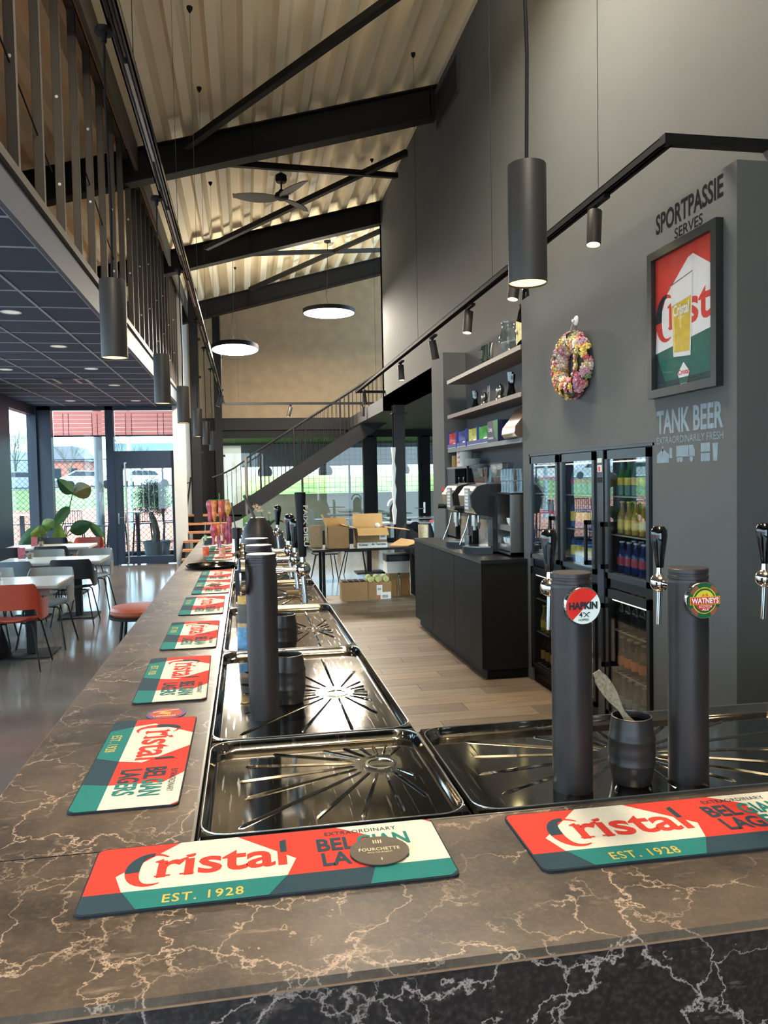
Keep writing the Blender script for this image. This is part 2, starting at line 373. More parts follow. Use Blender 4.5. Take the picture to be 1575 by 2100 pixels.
# roof deck with trapezoidal flutes running along the hall
def deck(x0,x1,y0,y1):
    mb=MB(); P=.345; xs_=[];x=x0
    while x<x1:
        for dx,dz in ((0,0),(.10,0),(.155,.15),(.29,.15)): xs_.append((x+dx,dz))
        x+=P
    vs=[];
    for x,dz in xs_:
        for y in (y0,y1): vs.append((x,y,zr(x)+dz))
    n=len(xs_)
    mb.add(vs,[(2*i,2*i+2,2*i+3,2*i+1) for i in range(n-1)]); return mb
struct('ceiling_roof_deck',deck(-4.4,BX+.05,-5,14.36).add([],[]),m_deck)
struct('ceiling_roof_deck_far',deck(-4.4,7.3,14.36,20.2),m_deck)
struct('ceiling_roof_cover',MB().ext([(-4.5,zr(-4.5)+.2),(7.3,zr(7.3)+.2),(7.3,zr(7.3)+.3),(-4.5,zr(-4.5)+.3)],(0,-5,0),(1,0,0),(0,0,1),(0,25.3,0)),m_black)
# light-gauge edge beam pieces left of the rail
for y0,y1 in ((1.0,9.85),(10.2,14.05),(14.4,18.3)):
    B(-1.21,y0,5.42,-1.17,y1,zr(-1.17)).build('edge_beam',m_stud,sw,loc=(1.33,0,-3.56))
for y,wh in ((10.0,'nearest of the three crossing the hall'),(14.2,'middle one of the three, meeting the wall end'),(18.4,'farthest, close to the tan wall')):
    x1=BX-.01 if y<18 else 6.9; t=thing('steel_beam','dark sloping steel roof beam, '+wh,'beam',(0,y,0))
    for nm,o0,o1,hw in (('top_flange',-.002,-.02,.1),('web',-.02,-.38,.008),('bottom_flange',-.38,-.4,.1)):
        x0=-4.1
        MB().ext([(x0,zr(x0)+o0),(x1,zr(x1)+o0),(x1,zr(x1)+o1),(x0,zr(x0)+o1)],(0,-hw,0),(1,0,0),(0,0,1),(0,2*hw,0)).build(nm,m_steel,t)
    for x in (.2,x1-.08): MB().ext([(x,zr(x)-.02),(x+.012,zr(x)-.02),(x+.012,zr(x)-.38),(x,zr(x)-.38)],(0,-.09,0),(1,0,0),(0,0,1),(0,.18,0)).build('stiffener',m_steel,t)
def brace(p,q,lab):
    p,q=Vector(p),Vector(q); d=(q-p).normalized(); s=d.cross(Vector((0,0,1))).normalized()*.04; u=Vector((0,0,.04))
    mb=MB(); vs=[p-s-u,p+s-u,p+s+u,p-s+u,q-s-u,q+s-u,q+s+u,q-s+u]; mb.add(vs,[(3,2,1,0),(4,5,6,7),(0,1,5,4),(1,2,6,5),(2,3,7,6),(3,0,4,7)])
    mb.ext([(-.05,-.03),(.05,-.03),(.05,.03),(-.05,.03)],p,(1,0,0),(0,0,1),d*.12)
    tag(mb.build('roof_brace',m_steel),lab,'brace')
zz=lambda x:zr(x)-.18
brace((-.60,9.75,zz(-.6)),(2.0,6.95,zz(2.0)),'long dark diagonal brace crossing the pale deck at the top of the picture')
brace((-.35,10.35,zz(-.35)),(2.5,12.46,zz(2.5)),'dark brace behind the nearest beam, passing above the ceiling fan')
brace((-.56,13.9,zz(-.56)),(2.48,11.55,zz(2.48)),'dark diagonal brace passing just behind the fan blades')
brace((.216,17.6,zz(.216)),(2.76,15.43,zz(2.76)),'dark brace rising right under the small ceiling mount')
brace((.0,14.75,zz(0)),(3.03,16.96,zz(3.03)),'dark nearly level brace between the middle and far beams')
t=thing('air_grille','dark perforated square air grille high on the tall grey wall beside the beam end','vent',(BX,9.4,6.36))
B(-.03,-.5,-.22,0,.5,.22).build('grille_frame',m_wall_dk,t)
for i in range(14): B(-.034,-.47,-.2+i*.029,-.03,.47,-.19+i*.029).build('louvre',m_black,t)
# outer facade behind the stair
fr=MB()
for x0,x1 in ((-1.33,-.63),(3.0,3.29),(4.53,4.76),(6.6,7.0)): fr.box(x0,19.9,0,x1,20.1,2.8)
fr.box(-1.33,19.9,0,7,20.1,.08)
struct('trim_12',fr,m_black)
struct('window_4',B(-.63,20,.08,3.0,20.008,2.77),m_glass)
struct('window_5',B(4.76,20,.08,6.6,20.008,2.77),m_glass)
dd=struct('door_2',MB().box(3.29,19.93,.02,3.36,20.05,2.77).box(4.46,19.93,.02,4.53,20.05,2.77).box(3.36,19.93,.02,4.46,20.05,.14),m_black)
B(3.36,20,.14,4.46,20.008,2.7).build('door_pane',m_glass,dd)
h=MB(); h.box(4.55,19.86,.78,4.60,19.9,1.06); h.cyl((4.57,19.83,.9),(4.4,19.83,.9),.012); h.cyl((4.57,19.9,.9),(4.57,19.83,.9),.012); h.build('door_handle',m_inox,dd,True)
struct('wall_partition_glass',B(1.55,18.2,0,1.56,19.8,.95),pane('frosted_partition',(.75,.82,.88,1),1.6,.2))
# rear of the hall behind the camera: low wall and mullions, wide open glazing
rb=MB(); rb.box(-4.35,-5.1,0,BX,-5,.25); rb.box(-4.35,-5.1,3.3,BX,-5,7.0); rb.box(1.0,-5.1,.25,BX,-5,3.3)
for x in (-4.3,-2.2,-1.3,.3,1.7,2.5): rb.box(x-.05,-5.1,0,x+.05,-5,6.0)
struct('wall_rear_frame',rb,m_frame)
# ================= BAR COUNTER =================
ZB=1.08
bar=thing('bar_counter','L-shaped bar counter with dark brown veined marble top and front','bar',(0,0,0))
XL,XM,XR=-.485,-.1,.386; YN,YT,YB,YE=.922,1.315,1.80,8.9
B(XL,YN,ZB-.012,2.26,YT-.002,ZB).build('front_top',m_marble,bar)
b=MB(); b.box(XL,YT,ZB-.012,XM-.006,YE,ZB); b.box(XM-.006,6.66,ZB-.012,XR,YE,ZB); b.build('side_top',m_marble,bar)
B(XL+.001,YN+.001,.1,2.26,YN+.02,ZB-.013).build('front_panel',m_marble_f,bar)
B(XL,YN-.001,ZB-.014,2.26,YN+.002,ZB-.0115).build('edge_strip',m_edge,bar); B(XL-.001,YN,ZB-.013,XL+.001,YE,ZB-.0005).build('edge_strip',m_edge,bar)
B(XL+.001,YN+.02,.1,XL+.02,YE-.01,ZB-.013).build('side_panel',m_marble_f,bar)
b=MB(); b.box(XL+.02,YN+.02,.1,XR-.03,YE-.01,ZB-.055); b.box(XR-.03,YN+.02,.1,2.26,YB-.03,ZB-.055); b.build('carcass',m_black,bar)
b=MB(); b.box(XL+.06,YN+.06,.0,XR-.08,YE-.05,.1); b.box(XR-.08,YN+.06,.0,2.26,YB-.08,.1); b.build('plinth',m_black,bar)
b=MB(); b.box(XM-.006,YT-.002,ZB-.012,XM-.001,6.66,ZB+.001); b.box(XM,YT-.002,ZB-.012,2.26,YT+.002,ZB+.001); b.build('metal_trim',m_inox,bar)
# joint lines of the marble, recessed strip
B(XL,YT-.001,ZB-.004,XM-.006,YT+.0005,ZB+.0003).build('joint_strip',m_black,bar)
# --- drip trays ---
def basin_h(x,y,w,d,r=.05,slope=.012,depth=.020):
    # signed distance to rounded rect
    qx=abs(x-w/2)-(w/2-r); qy=abs(y-d/2)-(d/2-r)
    sd=math.hypot(max(qx,0),max(qy,0))+min(max(qx,qy),0)-r
    t=min(1,max(0,-sd/slope)); t=t*t*(3-2*t); return -depth*t
def tray(x0,y0,w,d,dx,dy,lab,nr=16,grp='pressed steel drip trays',wear=0):
    t=thing('drip_tray',lab,'drip tray',(x0,y0,ZB),0,grp)
    nx=max(20,int(w/.012)); ny=max(20,int(d/.012)); mrg=.005
    def us(n,L):
        a=[0,.002,.006,.010,.014,.018,.022,.026,.030,.034,.040,.048,.058,.072,.09]; k=int((L-.18)/.03)
        return a+[.09+(L-.18)*i/k for i in range(1,k)]+[L-v for v in reversed(a)]
    X=us(nx,w);Y=us(ny,d); mb=MB(); vs=[]
    for x in X:
        for y in Y:
            z=.004+basin_h(x-mrg,y-mrg,w-2*mrg,d-2*mrg)
            rr=math.hypot(x-dx,y-dy); z-= .004*max(0,1-rr/.045)
            e=min(x,y,w-x,d-y)
            if e<.0025: z=-.004
            vs.append((x,y,z))
    k=len(Y); mb.add(vs,[(i*k+j,(i+1)*k+j,(i+1)*k+j+1,i*k+j+1) for i in range(len(X)-1) for j in range(k-1)])
    mb.build('basin',m_tray,t,True)
    rp=[]; rr_=.05; 
    for cx,cy,a0 in ((w-mrg-rr_,d-mrg-rr_,0),(mrg+rr_,d-mrg-rr_,90),(mrg+rr_,mrg+rr_,180),(w-mrg-rr_,mrg+rr_,270)):
        for i_ in range(7): a_=R_(a0+15*i_); rp.append((cx+rr_*math.cos(a_),cy+rr_*math.sin(a_),.0042))
    MB().tube(rp,.0014,5,closed=True).build('rim_glint_bead',m_inox,t,True)  # bead in brighter steel, gives the rim its thin light outline
    # embossed ribs radiating from the drain
    rb=MB()
    for i in range(nr):
        a=2*PI*(i+.5)/nr; c,s=math.cos(a),math.sin(a)
        tx=((w-.05-dx)/c if c>0 else (.05-dx)/c) if abs(c)>1e-3 else 9; ty=((d-.05-dy)/s if s>0 else (.05-dy)/s) if abs(s)>1e-3 else 9
        R1=min(tx,ty)*(.97 if i%2 else .93); R0=.05
        if R1<R0+.03: continue
        pts=[(dx+c*(R0+(R1-R0)*q),dy+s*(R0+(R1-R0)*q),-.0182+(.0012 if 0<q<1 else -.003)) for q in (0,.06,.3,.6,.94,1)]
        rb.tube(pts,[.002,.0038,.0042,.0046,.0048,.002],6)
    rb.build('rib',m_tray,t,True)
    MB().lathe([(.036,-.0265),(.034,-.0235),(.028,-.0235),(.026,-.030),(.012,-.031),(.011,-.028),(.008,-.028),(.007,-.034),(0,-.034)],(dx,dy,.008),n=28,cap=False).build('drain',m_chrome,t,True)
    MB().lathe([(.0065,-.0325),(0,-.0325)],(dx,dy,.008),n=12,cap=False).build('drain_hole',m_black,t)
def traymat():
    m=bpy.data.materials.new('tray_steel'); m.use_nodes=True; n=m.node_tree.nodes;l=m.node_tree.links;b=n['Principled BSDF']
    b.inputs['Base Color'].default_value=rgb(142,138,132); b.inputs['Metallic'].default_value=1
    tc=n.new('ShaderNodeTexCoord'); 
    def sc(rot,s):
        mp=n.new('ShaderNodeMapping'); mp.inputs['Rotation'].default_value=(0,0,rot); mp.inputs['Scale'].default_value=(s,s*.06,1); l.new(tc.outputs['Object'],mp.inputs[0])
        z=n.new('ShaderNodeTexNoise'); z.inputs['Scale'].default_value=14; z.inputs['Detail'].default_value=3; l.new(mp.outputs[0],z.inputs['Vector'])
        r=n.new('ShaderNodeValToRGB'); r.color_ramp.elements[0].position=.63; r.color_ramp.elements[1].position=.68; l.new(z.outputs[0],r.inputs[0]); return r.outputs[0]
    a,c=sc(.5,10),sc(-.8,9); mx_=n.new('ShaderNodeMath'); mx_.operation='MAXIMUM'; l.new(a,mx_.inputs[0]); l.new(c,mx_.inputs[1])
    mr=n.new('ShaderNodeMapRange'); mr.inputs['To Min'].default_value=.08; mr.inputs['To Max'].default_value=.17; l.new(mx_.outputs[0],mr.inputs[0]); l.new(mr.outputs[0],b.inputs['Roughness'])
    z=n.new('ShaderNodeTexNoise'); z.inputs['Scale'].default_value=5; l.new(tc.outputs['Object'],z.inputs['Vector'])
    bp=n.new('ShaderNodeBump'); bp.inputs['Strength'].default_value=.3; bp.inputs['Distance'].default_value=.0012; l.new(z.outputs[0],bp.inputs['Height']); l.new(bp.outputs[0],b.inputs['Normal'])
    return m
m_tray=traymat()
TY=[1.3185,1.812,2.772,3.742,4.70,5.66,6.62]
wh=['front corner drip tray with fan of ribs, nearest the camera','steel drip tray holding the nearest side beer tower','third steel drip tray from the front corner','fourth steel drip tray from the front corner, with the corkscrew in it','fifth steel drip tray from the front corner, behind the tap balls','farthest steel drip tray at the back of the bar']
DR=[(.37,.330),(.34,.42),(.355,.44),(.36,.44),(.36,.46),(.36,.46)]
for i in range(6): tray(-.097,TY[i]+.001,.481,TY[i+1]-TY[i]-.003,DR[i][0],DR[i][1],wh[i],22 if i==0 else 18)
tray(.389,1.318,.965,.48,.43,.27,'wide scratched steel drip tray under the two front beer towers',22)
tray(1.357,1.318,.9,.48,.43,.24,'steel drip tray at the right end of the front counter',22)
# --- bar mats ---
c_red,c_cream,c_teal,c_navy,c_gold=[pm(n_,c_,.9,var=.05,scale=350,bump=.35) for n_,c_ in (('mat_red',rgb(222,58,40)),('mat_cream',rgb(232,224,204)),('mat_teal',rgb(24,122,116)),('mat_navy',rgb(34,62,74)),('mat_gold',rgb(212,186,84)))]
c_rub=pm('mat_rubber',rgb(18,30,40),.75)
ML,MW,MT=.555,.2,.004
def cris(mb,fr,red,dark):  # stylised wordmark: fr(u,v,layer)->xyz, in a 0..1 x 0..1 box
    def PL(p,mi,k): mb.add([fr(u,v,k) for u,v in p],[tuple(range(len(p)))],mi)
    def arc(a0,a1,mi,k,n=18):
        cx,cy=.155,.47
        for i in range(n):
            q=[]
            for a in (a0+(a1-a0)*i/n,a0+(a1-a0)*(i+1)/n):
                th=.014+.075*math.sin(PI*min(1,max(0,(a-50)/250)))**.8
                q.append((a,th))
            (a,t1),(b_,t2)=q
            po=lambda a,r1:(cx+(.15+r1)*math.cos(R_(a)),cy+(.50+r1*1.6)*math.sin(R_(a)))
            PL([po(a,0),po(b_,0),po(b_,-t2),po(a,-t1)],mi,k)
    arc(45,300,red,0); arc(84,188,dark,1)
    vs,fs=glyphs('ristal',.022)
    x0=min(v[0] for v in vs);x1=max(v[0] for v in vs);y1=max(v[1] for v in vs)
    dot=[v for v in vs]
    keep=[]
    # leave out the dot of the i: faces above x-height between r and s
    for f in fs:
        cx=sum(vs[i][0] for i in f)/len(f); cy=sum(vs[i][1] for i in f)/len(f); rx=(cx-x0)/(x1-x0)
        if cy>.60*1.0 and .17<rx<.29: continue
        keep.append(f)
    P=[]
    for x,y in vs: P.append(fr(.20+.80*(x-x0)/(x1-x0),.22+.72*y/y1,0))
    mb.add(P,keep,red)
    for sx,w_ in ((.20,.085),(.352,.075)):   # serif feet
        PL([(sx-.012,.22),(sx+w_,.22),(sx+w_,.26),(sx-.012,.26)],red,1)
        PL([(sx-.02,.70),(sx+.03,.76),(sx+.03,.66),(sx-.02,.66)],red,1)
    PL([(.962,.60),(.962,.96),(1.004,1.02),(1.004,.60)],dark,1)
def print_mat(front=True):
    mb=MB(); Z=MT+.0004
    def P(p,mi,k=0): mb.add([(u,v,Z+.0003*k) for u,v in p],[tuple(range(len(p)))],mi)
    def rr(u0,v0,u1,v1,rl,rrt,mi,k=0):
        r=.012; p=[]
        cs=[((u1-r,v1-r,0),rrt),((u0+r,v1-r,90),rl),((u0+r,v0+r,180),rl),((u1-r,v0+r,270),rrt)]
        for idx,((cx,cy,a0),on) in enumerate(cs):
            on2= on and ((idx in(0,1) and v1>=MW-.006) or (idx in(2,3) and v0<=.006))
            if on2: p+= [(cx+r*math.cos(R_(a0+90*i/4)),cy+r*math.sin(R_(a0+90*i/4))) for i in range(5)]
            else: p.append([(u1,v1),(u0,v1),(u0,v0),(u1,v0)][idx])
        P(p,mi,k)
    e=.0025
    rr(e,.054,ML-e,MW-e,1,1,0); rr(e,e,ML-e,.054,1,1,3)
    P([(.0565,.054),(.0415,.102),(.1315,MW-e),(.2225,MW-e),(.3145,.104),(.2985,.054)],1,1)
    P([(.388,MW-e),(.437,.160),(.4335,.054),(ML-e,.054),(ML-e,MW-.016),(ML-.016,MW-e)],1,1)
    P([(.0575,.054),(.0835,e),(.2685,e),(.2985,.054)],2,1); P([(.4335,.054),(.418,e),(ML-.015,e),(ML-e,.015),(ML-e,.054)],2,1)
    cris(mb,lambda u,v,k:(.052+u*.248,.066+v*.104,Z+.0006+.0003*k),0,3)
    txt(mb,'EST. 1928',(.118,.012,Z+.0006),(1,0,0),(0,1,0),.115,.023,4,.012,1.15)
    txt(mb,'EXTRAORDINARY',(.366,.170,Z+.0006),(1,0,0),(0,1,0),.122,.013,3,.012,1.1)
    txt(mb,'BEL',(.350,.117,Z+.0006),(1,0,0),(0,1,0),.062,.043,3,.028); txt(mb,'GIAN',(.416,.117,Z+.0009),(1,0,0),(0,1,0),.086,.043,2,.028)
    txt(mb,'LAG',(.354,.068,Z+.0006),(1,0,0),(0,1,0),.072,.043,3,.028); txt(mb,'ERS',(.430,.068,Z+.0009),(1,0,0),(0,1,0),.062,.043,2,.028)
    return mb
m0=thing('bar_mat','x','bar mat',(-.2515,1.112,ZB),0,'printed bar mats on the marble')
MB().rbox(0,0,0,ML,MW,MT,.014,5).build('rubber_base',c_rub,m0); print_mat().build('print',[c_red,c_cream,c_teal,c_navy,c_gold],m0)
m0['label']='large red, cream and teal bar mat in front, with the round brown coaster on it'
dup(m0,(.428,1.095,ZB),R_(-.6),'red, cream and teal bar mat in front of the two front beer towers')
# side mats: u runs toward the camera
sm=[(-.338,2.026,0,'nearest side bar mat, partly past the round orange coaster'),(-.333,2.735,1.2,'second side bar mat from the front corner'),(-.326,3.425,.5,'third side bar mat from the front corner'),(-.322,4.165,.5,'fourth side bar mat from the front corner'),(-.305,4.835,0,'fifth side bar mat with the brown bar blade lying on it'),(-.305,5.40,0,'side bar mat just in front of the round black tray'),(-.32,6.66,0,'side bar mat under the two small bottles'),(-.34,7.45,0,'farthest side bar mat near the hanging red pouches')]
for x,y,a,lb in sm: dup(m0,(x,y,ZB),R_(-90+a),lb)
# coasters
def coaster(x,y,r,lab,mats,draw,rz=0,z=0):
    t=thing('coaster',lab,'coaster',(x,y,ZB+z),rz); MB().lathe([(r*.99,0),(r,.0008),(r,.0018),(r*.99,.0022)],n=40).build('disc',mats[0],t,True)
    mb=MB(); draw(mb,.0026); mb.build('print',mats[1:],t); return t
m_cb=pm('coaster_brown',rgb(88,76,60),.7); m_cg=pm('coaster_print',rgb(214,200,160),.7); m_or=pm('coaster_orange',rgb(190,66,30),.6); m_pu=pm('coaster_violet',rgb(96,74,130),.6); m_yl=pm('coaster_yellow',rgb(226,170,60),.6)
def dr1(mb,z):
    for i in range(4): mb.box(-.0075+i*.004,.022,z,-.0055+i*.004,.034,z+.0001)
    txt(mb,'FOURCHETTE',(-.033,-.002,z),(1,0,0),(0,1,0),.066,.010,0,.02,1.1); txt(mb,'MAKE THE MOMENT',(-.02,-.010,z),(1,0,0),(0,1,0),.040,.004,0,.01)
    mb.box(-.0008,-.034,z,.0008,-.026,z+.0001)
coaster(.195,1.207,.0475,'round brown coaster with small gold lettering lying on the big front bar mat',[m_cb,m_cg],dr1,R_(-2),.0065)
def dr2(mb,z):
    mb.poly(circ(0,0,.041,32),(0,0,z),(1,0,0),(0,1,0),0); mb.poly([(-.02,.0),(.01,-.012),(.012,.008),(-.012,.018)],(0,0,z+.0003),(1,0,0),(0,1,0),1)
    txt(mb,'LIEFMANS',(-.03,-.026,z+.0003),(1,0,0),(0,1,0),.055,.009,2,.02); mb.poly([(-.035,.012),(.03,.03),(.03,.034),(-.035,.016)],(0,0,z+.0003),(1,0,0),(0,1,0),2)
coaster(-.219,2.075,.0495,'round orange and violet coaster between two side bar mats',[m_pu,m_or,m_yl,m_paper],dr2)
# --- beer towers ---
def badge_face(kind,mb,o,ux,uy,nn,r):
    o,ux,uy,nn=map(Vector,(o,ux,uy,nn)); K=lambda k:o+nn*(.0004*k)
    if kind=='hapkin':
        mb.poly(circ(0,0,r,32),K(1),ux,uy,0); mb.poly([(r*math.cos(R_(a)),r*math.sin(R_(a))) for a in range(38,233,8)],K(2),ux,uy,1)
        txt(mb,'HAPKIN',K(3)+ux*(-r*.86)+uy*(-r*.18),ux,uy,r*1.68,r*.42,2,.06); txt(mb,'4',K(3)+ux*(-r*.27)+uy*(-r*.62),ux,uy,r*.2,r*.3,2,.02)
        for s in (1,-1): mb.poly([(-r*.0+.0,0),(r*.3,r*.27),(r*.33,r*.24),(r*.03,-r*.03)] if s>0 else [(r*.33,-r*.0),(r*.03,r*.27),(0,r*.24),(r*.3,-r*.03)],K(3)+uy*(-r*.6),ux,uy,2)
        for s in (0,1): mb.poly([(0,0),(r*.12,0),(r*.1,r*.06),(0,r*.05)],K(3)+ux*(r*(-.05+s*.32))+uy*(-r*.40),ux,uy,2)
        txt(mb,'HOPPED',K(3)+ux*(-r*.3)+uy*(-r*.82),ux,uy,r*.6,r*.12,2,.02)
    else:
        mb.poly(circ(0,0,r,32),K(1),ux,uy,3)
        for a in (45,135,225,315): mb.poly([(q*math.cos(R_(x)),q*math.sin(R_(x))) for q,xs in ((r*.98,range(a-18,a+19,6)),(r*.78,range(a+18,a-19,-6))) for x in xs],K(2),ux,uy,6)
        mb.poly(circ(0,0,r*.76,28),K(2),ux,uy,4); mb.poly(circ(0,0,r*.70,28),K(3),ux,uy,3); mb.poly(circ(0,0,r*.6,28),K(4),ux,uy,1)
        mb.poly([(r*.6*math.cos(R_(a)),r*.6*math.sin(R_(a))) for a in range(0,181,12)],K(5),ux,uy,4)
        mb.poly([(-r*.3,r*.1),(-r*.1,r*.42),(0,r*.25),(r*.12,r*.46),(r*.32,r*.1)],K(6),ux,uy,5)
        mb.poly([(-r*.93,-r*.22),(r*.93,-r*.22),(r*.93,r*.24),(-r*.93,r*.24)],K(7),ux,uy,4); mb.poly([(-r*.9,-r*.19),(r*.9,-r*.19),(r*.9,r*.21),(-r*.9,r*.21)],K(8),ux,uy,1)
        txt(mb,'WATNEYS',K(9)+ux*(-r*.84)+uy*(-r*.15),ux,uy,r*1.68,r*.32,0,.03)
        txt(mb,'SCOTCH',K(9)+ux*(-r*.38)+uy*(-r*.40),ux,uy,r*.78,r*.14,0,.02); txt(mb,'ALE',K(9)+ux*(-r*.2)+uy*(-r*.56),ux,uy,r*.42,r*.13,0,.02)
        txt(mb,'THE GENUINE BREWED',K(5)+ux*(-r*.30)+uy*(r*.64),ux,uy,r*.62,r*.07,3,.0); txt(mb,'ORIGINAL RECIPE',K(5)+ux*(-r*.34)+uy*(-r*.72),ux,uy,r*.68,r*.07,3,.0)
bm=[pm('badge_white',rgb(228,238,228),.3,var=.02),pm('badge_red',rgb(224,48,38),.3),pm('badge_ink',rgb(38,42,50),.4),pm('badge_green',rgb(30,96,56),.3),pm('badge_yellow',rgb(224,208,70),.3),pm('badge_orange',rgb(226,130,40),.3),pm('badge_brown',rgb(150,84,64),.3)]
def tower(x,y,fd,lab,kind,htype='glossy',br=.035,text=None):   # fd: unit vector toward the bartender
    t=thing('beer_tower',lab,'beer tap',(x,y,ZB-.016)); H=.428; r=.039
    t['group']='matte black beer towers'
    MB().lathe([(r,0),(r,H-.028)],n=40).build('column',m_tower,t,True)
    MB().lathe([(r*1.0,H-.028),(r*.985,H-.026),(r*.985,H-.021),(r*1.015,H-.020),(r*1.015,H-.014),(r*.985,H-.013),(r*.985,H-.009),(r*1.01,H-.008),(r*1.0,H-.001),(r*.97,H),(0,H)],n=40,cap=False).build('cap',m_tower,t,True)
    f=Vector(fd); bz=.370
    # badge
    up=Vector((0,0,1)); ux=up.cross(-f).normalized(); o=-f*.030+Vector((0,0,bz))
    bd=MB().lathe([(br*.55,0),(br*.8,.004),(br*1.02,.012),(br*1.05,.022),(br*1.0,.026)],o,-f,36).build('badge',m_chrome,t,True)
    mb=MB(); badge_face(kind,mb,o-f*.0262,ux,up,-f,br*.97); mb.build('badge_print',bm,bd)
    # faucet
    fa=MB(); c=f*.108+Vector((0,0,.384)); rb_=.0205
    fa.cyl(f*.03+Vector((0,0,.384)),c,.0075,n=14); fa.cyl(f*.035+Vector((0,0,.384)),f*.055+Vector((0,0,.384)),.011,n=14)
    fa.sph(c,rb_,22,14); fa.cyl(c+up*.012,c+up*.032,.0085,.0065,14)
    fa.tube([c-up*.012,c-up*.03+f*.001,c-up*.09+f*.006],.0064,12)
    fc=fa.build('faucet',m_chrome,t,True)
    hb=c+up*.032
    if htype=='glossy': MB().lathe([(.0075,0),(.0085,.003),(.0105,.02),(.0155,.055),(.0175,.07),(.0165,.080),(.011,.088),(0,.0905)],hb,(f.x*.03,f.y*.03,1),22,cap=False).build('handle',m_blackg,t,True)
    else:
        hd=MB().lathe([(.0085,0),(.0105,.004),(.0118,.06),(.0135,.14),(.0148,.165),(.0142,.170),(0,.171)],hb,(-.02,0,1),24,cap=False).build('handle',m_black if text else m_blackg,t,True)
        if text:
            mb=MB(); txt(mb,text,hb+Vector((.0035,-.0150,.136)),(0,0,-1),(1,0,0),.108,.0125,0,.02); mb.v=[(x_,-math.sqrt(max(1e-6,(.0140+.0012*((z-.4)/.1))**2-(x_-c.x+.002)**2))*.98+c.y-.0006,z) for x_,y_,z in mb.v]; mb.build('handle_lettering',m_paper,hd)
    return t
tower(.62,1.43,(0,1,0),'front beer tower on the left with a round red and white badge','hapkin')
tower(.866,1.425,(0,1,0),'front beer tower right of the barrel mug, with a green and gold badge','watneys')
tower(1.112,1.42,(0,1,0),'beer tower at the right picture edge, only its faucet in view','watneys')
SX=.034
tower(SX,2.05,(1,0,0),'nearest side beer tower, its tap handle lettered PAIX DIEU','hapkin','long',.047,'PAIX DIEU')
tower(SX-.002,2.34,(1,0,0),'second side beer tower, with plain black handle, right behind the nearest one','hapkin','glossy',.04)
tower(SX-.004,2.62,(1,0,0),'third side beer tower in the row along the bar','watneys','glossy',.04)
tower(SX-.004,3.6,(1,0,0),'fourth side beer tower, mostly hidden by the nearer ones','watneys','glossy',.035)
# barrel mugs
def mug(x,y,lab,sc=1.):
    t=thing('barrel_mug',lab,'mug',(x,y,ZB-.016)); r=.0445
    P=[(r*.80,0),(r*.86,.003),(r*.93,.022),(r*.985,.036),(r*1.03,.040),(r*1.04,.044),(r*1.0,.048),(r*1.03,.062),(r*1.03,.072),(r*1.0,.086),(r*1.04,.090),(r*1.03,.094),(r*.98,.098),(r*.92,.118),(r*.87,.132)]
    MB().lathe([(0,0)]+[(a*sc,h*sc) for a,h in P],n=36,cap=False).build('body',m_tower,t,True)
    MB().lathe([(a*sc,h*sc) for a,h in ((r*.87,.1325),(r*.88,.134),(r*.83,.1345),(r*.81,.12),(r*.80,.1325))],n=36,cap=False).build('steel_rim',m_inox,t,True)
    MB().lathe([(r*.83*sc,.1335*sc),(r*.90*sc,.08*sc),(r*.78*sc,.02*sc),(0,.018*sc)],n=32,cap=False).build('inner_wall',m_dkin,t,True)
    return t
m_dkin=pm('mug_inside',rgb(52,44,38),.3,metal=.8)
mg=mug(.748,1.435,'matte black barrel-shaped steel mug between the two front beer towers')
mug(.105,2.17,'black barrel mug just behind the nearest side beer tower'); mug(.125,2.83,'smaller looking black barrel mug farther back on the side trays')
t=thing('foam_spatula','worn grey foam spatula leaning in the black barrel mug','spatula',(.748,1.435,ZB+.09))
def spat(u,v):
    p0=Vector((-.004,.0,.012)); p1=Vector((-.070,.012,.118)); d=p1-p0; w_=.011-.006*math.sin(PI*min(1,u*2.2))*(1 if u<.45 else 0)+.0035*math.sin(PI*max(0,(u-.45)/.55))
    if u>.93: w_*=.75
    return p0+d*u+Vector((.8,.0,.45)).normalized()*(v-.5)*2*w_
MB().grid(spat,16,4,.0035).build('blade',pm('worn_plastic',rgb(140,130,108),.6,var=.35,scale=160,bump=.5),t,True)
# ================= LAMPS, TRACKS, FAN =================
def spotl(loc,e,c,size,rot,blend=.6,r=.03,par=None):
    l=bpy.data.lights.new('lamp_light','SPOT'); l.energy=e; l.color=c; l.spot_size=R_(size); l.spot_blend=blend; l.shadow_soft_size=r
    o=bpy.data.objects.new('lamp_light',l); COL.objects.link(o); o.location=loc; o.rotation_euler=rot
    if par:o.parent=par
    return o
PW=pm('pendant_black',rgb(62,58,54),.45,metal=.3,var=.05)
def pendant(x,y,zb,ztop,lab,first=None):
    t=thing('pendant_lamp',lab,'pendant lamp',(x,y,zb),0,'black cylinder pendant lamps')
    r,L=.0445,.27
    MB().lathe([(r*.93,.006),(r,0),(r,L-.002),(r*.98,L),(0,L)],n=36,cap=False).build('lamp_shade',PW,t,True)
    MB().lathe([(r*.94,.004),(r*.9,.03),(r*.8,.03)],n=30,cap=False).build('reflector',m_lampr,t,True)
    MB().lathe([(r*.93,.007),(0,.007)],n=28,cap=False).build('bulb_face',m_lampw,t)
    MB().tube([(0,0,L),(.004,0,L+.25),(-.004,.003,L+.6),(0,0,ztop-zb)],.0042,6).build('cable',m_black,t,True)
    MB().lathe([(.032,0),(.03,.015),(.012,.022),(.009,-.03)],(0,0,ztop-zb-.02),n=16).build('ceiling_cup',m_black,t,True)
    spotl((0,0,-.005),9,(1,.74,.42),95,(0,0,0),.5,.035,t)
m_lampr=pm('lamp_reflector',(1,.7,.25,1),.4,emit=3,var=0)
